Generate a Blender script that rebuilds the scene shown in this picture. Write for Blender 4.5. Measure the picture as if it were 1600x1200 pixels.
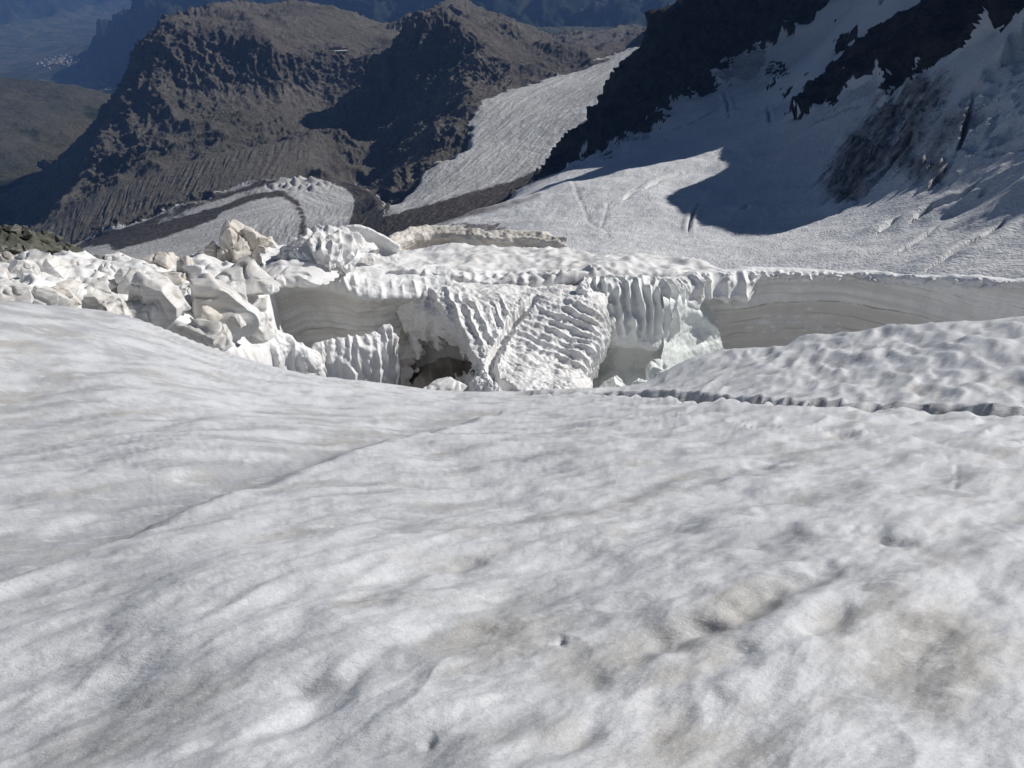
import bpy, math, random
import numpy as np

# ---------------------------------------------------------------- camera, sky, sun, exposure
for o in list(bpy.data.objects):
    bpy.data.objects.remove(o)
scene = bpy.context.scene
COL = scene.collection
FPX = 1109.0                       # focal length in pixels of a 1600 px wide frame
PITCH = math.radians(33.5)
cam_data = bpy.data.cameras.new('camera')
cam_data.sensor_width = 36.0
cam_data.lens = FPX / 1600.0 * 36.0
cam_data.clip_start = 0.05
cam_data.clip_end = 60000.0
cam = bpy.data.objects.new('camera', cam_data)
COL.objects.link(cam)
cam.location = (0, 0, 0)
cam.rotation_euler = (math.pi / 2 - PITCH, 0, 0)
scene.camera = cam

SUN_AZ = math.radians(66.0)        # clockwise from the viewing direction (+Y)
SUN_EL = math.radians(36.0)
SUN_H = np.array([math.sin(SUN_AZ), math.cos(SUN_AZ)])
world = bpy.data.worlds.new('World')
scene.world = world
world.use_nodes = True
wn = world.node_tree
sky = wn.nodes.new('ShaderNodeTexSky')
sky.sky_type = 'NISHITA'
sky.sun_disc = False
sky.sun_elevation = SUN_EL
sky.sun_rotation = SUN_AZ
sky.altitude = 3800.0
sky.air_density = 1.0
sky.dust_density = 0.1
sky.ozone_density = 1.6
wn.links.new(sky.outputs['Color'], wn.nodes['Background'].inputs['Color'])
wn.nodes['Background'].inputs['Strength'].default_value = 0.05
sun_data = bpy.data.lights.new('sun', 'SUN')
sun_data.energy = 5.0
sun_data.angle = math.radians(0.5)
sun_data.color = (1.0, 0.965, 0.915)
sun = bpy.data.objects.new('sun', sun_data)
COL.objects.link(sun)
sun.rotation_euler = (math.pi / 2 - SUN_EL, 0, -SUN_AZ + math.pi)
vs = scene.view_settings
vs.view_transform = 'Standard'
vs.look = 'None'
vs.gamma = 1.0
vs.use_curve_mapping = False
vs.exposure = -0.22
scene.render.engine = 'CYCLES'
scene.cycles.use_denoising = True
scene.cycles.max_bounces = 7
scene.cycles.diffuse_bounces = 5
scene.cycles.volume_bounces = 1

# ---------------------------------------------------------------- geometry of the view
cP, sP = math.cos(PITCH), math.sin(PITCH)
def ray(px, py):
    """horizontal unit direction and tangent of elevation of a line of sight"""
    px = np.asarray(px, float); py = np.asarray(py, float)
    side = px - 800.0; v = 600.0 - py
    fwd = FPX * cP + v * sP
    up = v * cP - FPX * sP
    h = np.hypot(fwd, side)
    return side / h, fwd / h, up / h
def pt(px, py, d):
    hx, hy, t = ray(px, py)
    d = np.asarray(d, float)
    return np.stack([hx * d, hy * d, t * d], -1)
def pts(lst):
    a = np.array(lst, float)
    return pt(a[:, 0], a[:, 1], a[:, 2])
def proj(p):
    """where a point of the place is seen (used to tell which ground is ice, rock ...)"""
    f = p[..., 1] * cP - p[..., 2] * sP
    u = p[..., 1] * sP + p[..., 2] * cP
    f = np.maximum(f, 1e-6)
    return 800.0 + FPX * p[..., 0] / f, 600.0 - FPX * u / f

# ---------------------------------------------------------------- noise
_G = np.array([[1,1,0],[-1,1,0],[1,-1,0],[-1,-1,0],[1,0,1],[-1,0,1],[1,0,-1],[-1,0,-1],
               [0,1,1],[0,-1,1],[0,1,-1],[0,-1,-1],[1,1,0],[-1,1,0],[0,-1,1],[0,-1,-1]], np.float32)
def perlin(p, seed=0):
    p = np.asarray(p, np.float32)
    i = np.floor(p); f = p - i
    i = i.astype(np.int64)
    w = f * f * f * (f * (f * 6 - 15) + 10)
    out = np.zeros(p.shape[:-1], np.float32)
    X, Y, Z = i[..., 0], i[..., 1], i[..., 2]
    for dx in (0, 1):
        wx = w[..., 0] if dx else 1 - w[..., 0]
        for dy in (0, 1):
            wy = w[..., 1] if dy else 1 - w[..., 1]
            for dz in (0, 1):
                wz = w[..., 2] if dz else 1 - w[..., 2]
                h = ((X + dx) * 73856093) ^ ((Y + dy) * 19349663) ^ ((Z + dz) * 83492791) ^ (seed * 2654435761)
                h = (h ^ (h >> 13)) * 1274126177
                h = (h ^ (h >> 16)) & 15
                g = _G[h]
                out += wx * wy * wz * (g[..., 0] * (f[..., 0] - dx) + g[..., 1] * (f[..., 1] - dy) + g[..., 2] * (f[..., 2] - dz))
    return out
def fbm(p, oct=5, gain=0.5, lac=2.03, seed=0):
    a, s, out = 1.0, 1.0, 0.0
    for k in range(oct):
        out = out + a * perlin(p * s, seed + k * 17)
        a *= gain; s *= lac
    return out
def ridged(p, oct=5, gain=0.5, lac=2.05, seed=0):
    a, s, out, w = 1.0, 1.0, 0.0, 1.0
    for k in range(oct):
        n = 1.0 - np.abs(perlin(p * s, seed + k * 31)) * 1.6
        n = n * n
        out = out + a * n * w
        w = np.clip(n * 1.5, 0, 1)
        a *= gain; s *= lac
    return out
def p3(x, y, z=None, s=1.0):
    z = np.zeros_like(x) if z is None else z
    return np.stack([x, y, z], -1) / s
def smooth(a, b, x):
    t = np.clip((x - a) / (b - a), 0, 1)
    return t * t * (3 - 2 * t)

# ---------------------------------------------------------------- scattered-point interpolation
class Surf:
    def __init__(self, P, kind='lin', scale=1.0, lam=0.0):
        P = np.asarray(P, float)
        self.k, self.s = kind, scale
        self.c = P[:, :2] / scale
        n = len(P)
        A = np.zeros((n + 3, n + 3))
        A[:n, :n] = self.phi(np.linalg.norm(self.c[:, None] - self.c[None], axis=-1)) + np.eye(n) * lam
        A[:n, n] = 1; A[:n, n + 1:] = self.c
        A[n:, :n] = A[:n, n:].T
        b = np.zeros(n + 3); b[:n] = P[:, 2]
        self.w = np.linalg.lstsq(A, b, rcond=None)[0]
    def phi(self, r):
        if self.k == 'lin':
            return np.sqrt(r * r + 1e-4)
        if self.k == 'soft':
            return np.sqrt(r * r + 0.02)
        return r * r * np.log(r + 1e-9)
    def __call__(self, x, y):
        x = np.asarray(x, float); sh = x.shape
        q = np.stack([x.ravel(), np.asarray(y, float).ravel()], -1) / self.s
        out = np.empty(len(q)); n = len(self.c)
        for a in range(0, len(q), 20000):
            b = q[a:a + 20000]
            r = np.sqrt(np.maximum(((b * b).sum(1)[:, None] + (self.c * self.c).sum(1)[None] - 2 * b @ self.c.T), 0))
            out[a:a + 20000] = self.phi(r) @ self.w[:n] + self.w[n] + b @ self.w[n + 1:]
        return out.reshape(sh)

def blur(a, k, axis):
    if k < 1:
        return a
    ker = np.exp(-0.5 * (np.arange(-2 * k, 2 * k + 1) / k) ** 2); ker /= ker.sum()
    pad = [(0, 0)] * a.ndim; pad[axis] = (2 * k, 2 * k)
    b = np.pad(a, pad, mode='edge')
    return np.apply_along_axis(lambda m: np.convolve(m, ker, 'valid'), axis, b)

def polar_grid(surf, az0, az1, na, r0, r1, nr, eps=0.25, back=0.25, wide=None):
    """sample plan positions on rays from the viewer's spot, dense where the ground is steep; returns x, y, base z"""
    nc = max(40, na // 6)
    def bearings(n):
        if wide is None:
            return np.linspace(az0, az1, n)
        u_ = np.linspace(-1, 1, n)              # dense ahead, sparse to the sides and behind
        return np.sign(u_) * np.interp(np.abs(u_), [0, 0.9, 1.0], [0, az1, wide])
    azc = bearings(nc)
    rr = np.exp(np.linspace(math.log(r0), math.log(r1), 700))
    A, R = np.meshgrid(azc, rr, indexing='ij')
    Zc = surf(np.sin(A) * R, np.cos(A) * R)
    E = np.arctan2(Zc, R)
    dE = np.diff(E, axis=1)
    m = np.where(dE > 0, dE, -dE * back)
    m = blur(blur(m, 2, 0), 6, 1)
    m = m / (m.sum(1, keepdims=True) + 1e-9)
    dl = np.ones_like(m) / m.shape[1]
    cum = np.concatenate([np.zeros((nc, 1)), np.cumsum(m * (1 - eps) + dl * eps, 1)], 1)
    u = np.linspace(0, 1, nr)
    Rj = np.stack([np.interp(u, cum[i] / cum[i, -1], rr) for i in range(nc)])
    Rj = blur(Rj, 3, 0)
    az = bearings(na)
    R2 = np.stack([np.interp(az, azc, Rj[:, j]) for j in range(nr)], 1)
    # base height through the coarse field (bilinear in az, log r)
    ia = np.interp(az, azc, np.arange(nc))[:, None] + np.zeros_like(R2)
    ir = np.interp(R2, rr, np.arange(len(rr)))
    a0 = np.clip(ia.astype(int), 0, nc - 2); b0 = np.clip(ir.astype(int), 0, len(rr) - 2)
    fa, fb = ia - a0, ir - b0
    Z = (Zc[a0, b0] * (1 - fa) + Zc[a0 + 1, b0] * fa) * (1 - fb) + (Zc[a0, b0 + 1] * (1 - fa) + Zc[a0 + 1, b0 + 1] * fa) * fb
    X = np.sin(az)[:, None] * R2; Y = np.cos(az)[:, None] * R2
    return X, Y, Z

def grid_normals(P):
    du = np.gradient(P, axis=0); dv = np.gradient(P, axis=1)
    n = np.cross(du, dv)
    n /= np.linalg.norm(n, axis=-1, keepdims=True) + 1e-12
    return n

def inpoly(px, py, poly):
    poly = np.asarray(poly, float)
    c = np.zeros(px.shape, bool)
    j = len(poly) - 1
    for i in range(len(poly)):
        xi, yi = poly[i]; xj, yj = poly[j]
        c ^= ((yi > py) != (yj > py)) & (px < (xj - xi) * (py - yi) / (yj - yi + 1e-12) + xi)
        j = i
    return c
def dist_line(x, y, line):
    """distance to a polyline and the running length along it"""
    line = np.asarray(line, float)
    best = np.full(np.shape(x), 1e9); s = np.zeros(np.shape(x)); side = np.zeros(np.shape(x)); L = 0.0
    for a, b in zip(line[:-1], line[1:]):
        d = b - a; l = np.hypot(*d) + 1e-12
        t = np.clip(((x - a[0]) * d[0] + (y - a[1]) * d[1]) / l ** 2, 0, 1)
        ex, ey = x - a[0] - t * d[0], y - a[1] - t * d[1]
        q = np.hypot(ex, ey)
        m = q < best
        best = np.where(m, q, best); s = np.where(m, L + t * l, s)
        side = np.where(m, np.sign(d[0] * ey - d[1] * ex), side)
        L += l
    return best, s, side

def flute(phase, sharp=1.0, run=None, seed=77):
    reg = (1 - np.abs(np.sin(np.pi * phase))) ** sharp
    run = np.zeros_like(phase) if run is None else run
    irr = np.clip(1 - np.abs(perlin(p3(phase * 0.9, run), seed)) * 2.2, 0, 1)
    k_ = smooth(-0.15, 0.25, perlin(p3(phase * 0.3, run * 0.6), seed + 1))
    return reg * (1 - 0.75 * k_) + irr * 0.75 * k_

# ---------------------------------------------------------------- mesh building
def make_mesh(name, V, Fq, mat, attrs=None, shade=True, parent=None):
    me = bpy.data.meshes.new(name)
    V = np.ascontiguousarray(V, np.float32).reshape(-1, 3)
    Fq = np.asarray(Fq, np.int32)
    me.vertices.add(len(V)); me.vertices.foreach_set('co', V.ravel())
    k = Fq.shape[1]
    me.loops.add(Fq.size); me.loops.foreach_set('vertex_index', Fq.ravel())
    me.polygons.add(len(Fq))
    me.polygons.foreach_set('loop_start', np.arange(0, Fq.size, k, dtype=np.int32))
    me.polygons.foreach_set('loop_total', np.full(len(Fq), k, np.int32))
    me.update(calc_edges=True)
    me.polygons.foreach_set('use_smooth', np.full(len(Fq), bool(shade)))
    for an, av in (attrs or {}).items():
        at = me.attributes.new(an, 'FLOAT', 'POINT')
        at.data.foreach_set('value', np.ascontiguousarray(av, np.float32).ravel())
    me.materials.append(mat)
    ob = bpy.data.objects.new(name, me)
    COL.objects.link(ob)
    if parent is not None:
        ob.parent = parent
    return ob
def grid_faces(nu, nv, flip=False):
    i = np.arange(nu * nv).reshape(nu, nv)
    a, b, c, d = i[:-1, :-1].ravel(), i[1:, :-1].ravel(), i[1:, 1:].ravel(), i[:-1, 1:].ravel()
    return np.stack([a, d, c, b] if flip else [a, b, c, d], 1)
def split_grid(P, cls, table, attrs):
    """one sampled surface cut into the pieces of ground it is made of; table: class -> (name, material)"""
    nu, nv = P.shape[:2]
    Fq = grid_faces(nu, nv)
    # quads face up
    c4 = cls.ravel()[Fq]
    fc = c4[:, 0]
    out = {}
    flat = P.reshape(-1, 3)
    for k, (nm, mat) in table.items():
        sel = Fq[fc == k]
        if not len(sel):
            continue
        idx, inv = np.unique(sel, return_inverse=True)
        out[k] = make_mesh(nm, flat[idx], inv.reshape(-1, 4), mat, {n: a.ravel()[idx] for n, a in attrs.items()})
        out[k]['kind'] = 'structure'
    return out
def tag(o, label, cat, group=None):
    o['label'] = label; o['category'] = cat
    if group:
        o['group'] = group
    return o

# ---------------------------------------------------------------- materials
class NT:
    def __init__(self, name):
        self.m = bpy.data.materials.new(name); self.m.use_nodes = True
        self.t = self.m.node_tree
        self.b = self.t.nodes['Principled BSDF']
        self.b.inputs['Specular IOR Level'].default_value = 0.25
        self.geo = self.t.nodes.new('ShaderNodeNewGeometry')
    def n(self, typ, **kw):
        nd = self.t.nodes.new(typ)
        for k, v in kw.items():
            setattr(nd, k, v)
        return nd
    def put(self, sock, val):
        if hasattr(val, 'links') or isinstance(val, bpy.types.NodeSocket):
            self.t.links.new(val, sock)
        else:
            sock.default_value = val
    def math(self, op, a, b=0.0, c=0.0, clamp=False):
        nd = self.n('ShaderNodeMath', operation=op, use_clamp=clamp)
        for s, v in zip(nd.inputs, (a, b, c)):
            self.put(s, v)
        return nd.outputs[0]
    def coord(self, scale=(1, 1, 1), rot=(0, 0, 0), src=None):
        nd = self.n('ShaderNodeMapping')
        self.t.links.new(src or self.geo.outputs['Position'], nd.inputs['Vector'])
        nd.inputs['Scale'].default_value = scale
        nd.inputs['Rotation'].default_value = rot
        return nd.outputs[0]
    def noise(self, scale, detail=5, rough=0.55, vec=None, dist=0.0, kind=None):
        nd = self.n('ShaderNodeTexNoise')
        if kind:
            nd.noise_type = kind
        self.t.links.new(vec or self.geo.outputs['Position'], nd.inputs['Vector'])
        nd.inputs['Scale'].default_value = scale
        nd.inputs['Detail'].default_value = detail
        nd.inputs['Roughness'].default_value = rough
        nd.inputs['Distortion'].default_value = dist
        return nd.outputs['Fac']
    def attr(self, name):
        nd = self.n('ShaderNodeAttribute'); nd.attribute_name = name
        return nd.outputs['Fac']
    def attrv(self, name):
        nd = self.n('ShaderNodeAttribute'); nd.attribute_name = name
        return nd.outputs['Vector']
    def ramp(self, fac, lo, hi):
        nd = self.n('ShaderNodeMapRange', interpolation_type='SMOOTHSTEP')
        self.put(nd.inputs['Value'], fac)
        nd.inputs['From Min'].default_value = lo; nd.inputs['From Max'].default_value = hi
        return nd.outputs[0]
    def mix(self, fac, a, b):
        nd = self.n('ShaderNodeMix', data_type='RGBA')
        self.put(nd.inputs[0], fac)
        self.put(nd.inputs[6], a if not isinstance(a, tuple) else (*a, 1))
        self.put(nd.inputs[7], b if not isinstance(b, tuple) else (*b, 1))
        return nd.outputs[2]
    def bump(self, h, strength, dist, prev=None):
        nd = self.n('ShaderNodeBump')
        self.put(nd.inputs['Height'], h)
        nd.inputs['Strength'].default_value = strength
        nd.inputs['Distance'].default_value = dist
        if prev is not None:
            self.t.links.new(prev, nd.inputs['Normal'])
        return nd.outputs[0]
    def done(self, col, rough=0.8, normal=None, spec=None):
        self.put(self.b.inputs['Base Color'], col if not isinstance(col, tuple) else (*col, 1))
        self.put(self.b.inputs['Roughness'], rough)
        if spec is not None:
            self.b.inputs['Specular IOR Level'].default_value = spec
        if normal is not None:
            self.t.links.new(normal, self.b.inputs['Normal'])
        return self.m

def mat_far_rock():
    k = NT('far_rock')
    n1 = k.noise(0.006, 8, 0.62)
    n2 = k.noise(0.03, 8, 0.65)
    n3 = k.noise(0.15, 5, 0.6)
    col = k.mix(k.ramp(n1, 0.38, 0.62), (0.185, 0.168, 0.15), (0.295, 0.268, 0.238))
    col = k.mix(k.ramp(n2, 0.35, 0.7), col, (0.115, 0.104, 0.094))
    col = k.mix(k.math('MULTIPLY', k.ramp(n3, 0.55, 0.75), 0.6), col, (0.40, 0.355, 0.305))
    g = k.math('MULTIPLY', k.attr('grass'), k.ramp(k.noise(0.02, 6, 0.6), 0.35, 0.6))
    col = k.mix(g, col, (0.068, 0.075, 0.036))
    col = k.mix(k.attr('debris'), col, k.mix(k.ramp(n2, 0.3, 0.7), (0.20, 0.188, 0.174), (0.285, 0.268, 0.248)))
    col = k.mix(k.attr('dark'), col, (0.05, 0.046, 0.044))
    col = k.mix(k.attr('snow'), col, (0.75, 0.75, 0.76))
    up = k.n('ShaderNodeSeparateXYZ'); k.t.links.new(k.geo.outputs['True Normal'], up.inputs[0])
    flat_ = k.ramp(k.math('ADD', up.outputs[2], k.math('MULTIPLY', k.math('SUBTRACT', n2, 0.5), 0.5)), 0.62, 0.86)
    col = k.mix(k.math('MULTIPLY', flat_, 0.6), col, k.mix(k.ramp(n3, 0.3, 0.7), (0.275, 0.25, 0.215), (0.19, 0.178, 0.146)))
    crk = k.noise(0.05, 8, 0.7, kind='RIDGED_MULTIFRACTAL')
    col = k.mix(k.math('MULTIPLY', k.ramp(k.noise(0.11, 7, 0.78), 0.5, 0.62), 0.6), col, (0.08, 0.073, 0.068))
    nb = k.bump(k.noise(0.05, 10, 0.78), 1.0, 30.0)
    return k.done(col, 0.9, nb, 0.1)

def mat_far_ice():
    k = NT('far_ice')
    # 'fa' runs along the flow, 'fc' across it
    cx = k.n('ShaderNodeCombineXYZ')
    k.put(cx.inputs[0], k.attr('fa')); k.put(cx.inputs[1], k.attr('fc'))
    lines = k.noise(1.0, 8, 0.7, k.coord((0.003, 0.05, 1), src=cx.outputs[0]))
    spk = k.noise(0.09, 8, 0.75)
    big = k.noise(0.006, 5, 0.6)
    arc = k.n('ShaderNodeMath', operation='SINE')
    k.put(arc.inputs[0], k.math('ADD', k.math('MULTIPLY', k.attr('ogive'), 1.0), k.math('MULTIPLY', k.noise(0.02, 3, 0.6), 5.0)))
    arcv = k.math('MULTIPLY', k.math('MULTIPLY', k.ramp(arc.outputs[0], -0.3, 0.9), k.attr('ogm')), 0.55)
    col = k.mix(k.ramp(lines, 0.36, 0.66), (0.42, 0.415, 0.405), (0.62, 0.62, 0.615))
    col = k.mix(k.math('MULTIPLY', k.ramp(spk, 0.5, 0.72), 0.5), col, (0.27, 0.265, 0.255))
    col = k.mix(k.math('MULTIPLY', k.ramp(big, 0.45, 0.7), 0.4), col, (0.36, 0.35, 0.335))
    col = k.mix(arcv, col, (0.66, 0.67, 0.67))
    dm = k.math('ADD', k.attr('debris'), k.math('MULTIPLY', k.math('SUBTRACT', k.noise(0.03, 8, 0.75), 0.5), 1.1))
    col = k.mix(k.ramp(dm, 0.35, 0.6), col, k.mix(k.ramp(spk, 0.4, 0.65), (0.055, 0.048, 0.042), (0.11, 0.097, 0.085)))
    nb = k.bump(k.noise(1.0, 7, 0.72, k.coord((0.02, 0.12, 1), src=cx.outputs[0])), 0.7, 4.0)
    nb = k.bump(k.noise(0.2, 5, 0.7), 0.7, 2.5, nb)
    return k.done(col, 0.7, nb, 0.2)

def mat_far_land():
    k = NT('far_land')
    n1 = k.noise(0.0012, 8, 0.6); n2 = k.noise(0.012, 8, 0.68)
    col = k.mix(k.ramp(n1, 0.4, 0.6), (0.038, 0.045, 0.026), (0.088, 0.082, 0.054))
    col = k.mix(k.attr('rock'), col, k.mix(k.ramp(n2, 0.35, 0.65), (0.10, 0.095, 0.085), (0.20, 0.185, 0.16)))
    col = k.mix(k.attr('forest'), col, k.mix(k.ramp(n2, 0.4, 0.65), (0.016, 0.026, 0.016), (0.042, 0.052, 0.030)))
    col = k.mix(k.attr('meadow'), col, k.mix(k.ramp(k.noise(0.004, 5, 0.6), 0.42, 0.6), (0.05, 0.062, 0.034), (0.115, 0.11, 0.072)))
    spk = k.math('MULTIPLY', k.ramp(k.noise(0.03, 6, 0.75), 0.54, 0.62), k.ramp(k.noise(0.002, 4, 0.6), 0.38, 0.6))
    col = k.mix(k.math('MULTIPLY', spk, 0.75), col, (0.022, 0.03, 0.018))
    nb = k.bump(k.noise(0.01, 10, 0.7), 1.0, 60.0)
    return k.done(col, 0.95, nb, 0.05)

def mat_bowl_snow():
    k = NT('bowl_snow')
    big = k.noise(0.012, 6, 0.6)
    fine = k.noise(0.55, 4, 0.6, k.coord((1, 0.55, 1), (0, 0, 0.5)))
    cup = k.noise(0.62, 5, 0.62, k.coord((1.3, 0.75, 1), (0, 0, 0.35)))
    col = k.mix(k.ramp(big, 0.35, 0.7), (0.70, 0.71, 0.725), (0.79, 0.795, 0.805))
    col = k.mix(k.math('MULTIPLY', k.ramp(cup, 0.5, 0.7), 0.3), col, (0.58, 0.59, 0.605))
    dn = k.noise(0.05, 7, 0.7)
    dm = k.math('ADD', k.attr('dirt'), k.math('MULTIPLY', k.math('SUBTRACT', dn, 0.5), k.math('MULTIPLY', k.attr('dirt'), 1.6)))
    col = k.mix(k.ramp(dm, 0.05, 1.0), col, k.mix(k.ramp(k.noise(0.2, 6, 0.7), 0.35, 0.65), (0.13, 0.115, 0.11), (0.36, 0.325, 0.315)))
    icr = k.noise(0.06, 6, 0.65, kind='RIDGED_MULTIFRACTAL')
    col = k.mix(k.math('MULTIPLY', k.ramp(k.attr('dirt'), 0.1, 0.4), k.math('MULTIPLY', k.ramp(k.noise(0.35, 6, 0.75), 0.52, 0.62), 0.7)), col, (0.10, 0.09, 0.09))
    nb = k.bump(cup, 1.0, 1.25)
    nb = k.bump(k.noise(0.12, 4, 0.6), 0.7, 2.0, nb)
    return k.done(col, 0.75, nb, 0.2)

def mat_dark_rock():
    k = NT('dark_rock')
    n2 = k.noise(0.05, 9, 0.68); n3 = k.noise(0.012, 6, 0.6)
    col = k.mix(k.ramp(n2, 0.35, 0.68), (0.032, 0.03, 0.029), (0.14, 0.124, 0.108))
    col = k.mix(k.math('MULTIPLY', k.ramp(n3, 0.45, 0.7), 0.5), col, (0.13, 0.10, 0.072))
    nb = k.bump(k.noise(0.12, 10, 0.78), 1.0, 16.0)
    return k.done(col, 0.9, nb, 0.1)

MAT = {}
def M(name):
    if name not in MAT:
        MAT[name] = globals()['mat_' + name]()
    return MAT[name]

# ================================================================ FAR VALLEY AND HILLS
far_c = [
    # valley floor of the town, running back to the left
    (-300, 60, 13500), (0, 120, 10800), (60, 112, 10800), (100, 95, 12000), (110, 68, 14200), (60, 70, 14000), (150, 140, 9300), (180, 152, 8700), (260, 168, 8200), (60, 140, 8900),
    # slope on its far left side
    (0, 70, 14300), (0, 30, 15600), (0, -60, 17500), (-300, -20, 16000), (60, 30, 16000), (110, 20, 16500), (60, -60, 18500), (130, -60, 19000), (150, 30, 17500),
    # spur coming down from the right behind the rock massif
    (265, -10, 9700), (235, 20, 9600), (200, 52, 9650), (165, 88, 9800), (130, 112, 10000), (105, 124, 10300), (240, 80, 9050), (210, 115, 8900), (180, 140, 8800), (320, -90, 9900),
    (290, 60, 8700), (330, 20, 8600), (400, -40, 9000), (480, -60, 9500), (560, 10, 8300), (620, 20, 8000), (600, -60, 9200),
    (330, 120, 7600), (560, 80, 7000),
    # wooded shoulder, lower left
    (-250, 118, 5200), (0, 121, 5200), (60, 122, 5150), (110, 132, 5100), (150, 145, 5000), (190, 163, 4900), (0, 160, 4500), (60, 170, 4400), (120, 190, 4300), (180, 215, 4200), (240, 260, 4200),
    (0, 230, 3900), (80, 250, 3800), (150, 280, 3700), (0, 320, 3350), (60, 330, 3250), (-250, 200, 4000), (-250, 330, 3200), (0, 380, 2900), (90, 370, 2950), (200, 330, 3300),
    (0, 165, 6300), (60, 170, 6300), (130, 180, 6200), (200, 200, 6000), (-250, 170, 6500),
    # the right-hand valley
    (800, 20, 6900), (830, 45, 6600), (900, 62, 6500), (960, 66, 6500), (1040, 58, 6700), (900, 85, 5600), (800, 95, 5400), (1000, 95, 5600), (860, 36, 7200), (930, 34, 7300), (1000, 40, 7400), (1060, 42, 7400),
    (840, 0, 7700), (900, 0, 8000), (960, -5, 8200), (1030, -5, 8300), (780, -10, 7600), (760, -60, 8600), (860, -70, 9200), (950, -80, 9700), (1050, -80, 9900), (1300, -60, 9500), (1300, 60, 6500), (700, 60, 6400), (700, 0, 7800),
    (1600, -60, 9000), (1600, 60, 6000),
]
S3 = Surf(pts(far_c), 'lin', 2000.0)
X, Y, Z = polar_grid(S3, math.radians(-44), math.radians(26), 400, 2700, 21000, 320, eps=0.3)
q = p3(X, Y, Z * 0.4, 1500.0)
PX, PY = proj(np.stack([X, Y, Z], -1))
R = np.hypot(X, Y)
shoulder = smooth(6200, 5200, R) * (PX < 420)
flat = np.clip(smooth(-1440, -1500, Z) * (R > 6500) * (PX < 500) + (inpoly(PX, PY, [(770, 40), (1100, 38), (1100, 110), (770, 110)]) & (R > 5200)) * smooth(-700, -760, Z), 0, 1)
amp = (1 - 0.93 * flat) * (1 - 0.75 * shoulder)
Z = Z + amp * (ridged(q * 1.6, 7, 0.55, seed=5) - 0.9) * 230 * smooth(3000, 8000, R) + amp * fbm(q * 6, 6, 0.55, seed=9) * 60
forest = np.clip(smooth(0.0, 0.25, fbm(q * 3, 5, 0.6, seed=3) + np.where(shoulder > 0.5, smooth(140, 320, PY) * 0.9 - 0.45, 0.6)), 0, 1) * (1 - flat)
rock = smooth(-900, -600, Z) * 0.8 * (1 - shoulder) + 0.25 * shoulder
make_far = make_mesh('valley_hills', np.stack([X, Y, Z], -1), grid_faces(*X.shape), M('far_land'),
                     {'forest': forest, 'rock': np.clip(rock, 0, 1), 'meadow': flat})
make_far['kind'] = 'structure'

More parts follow.
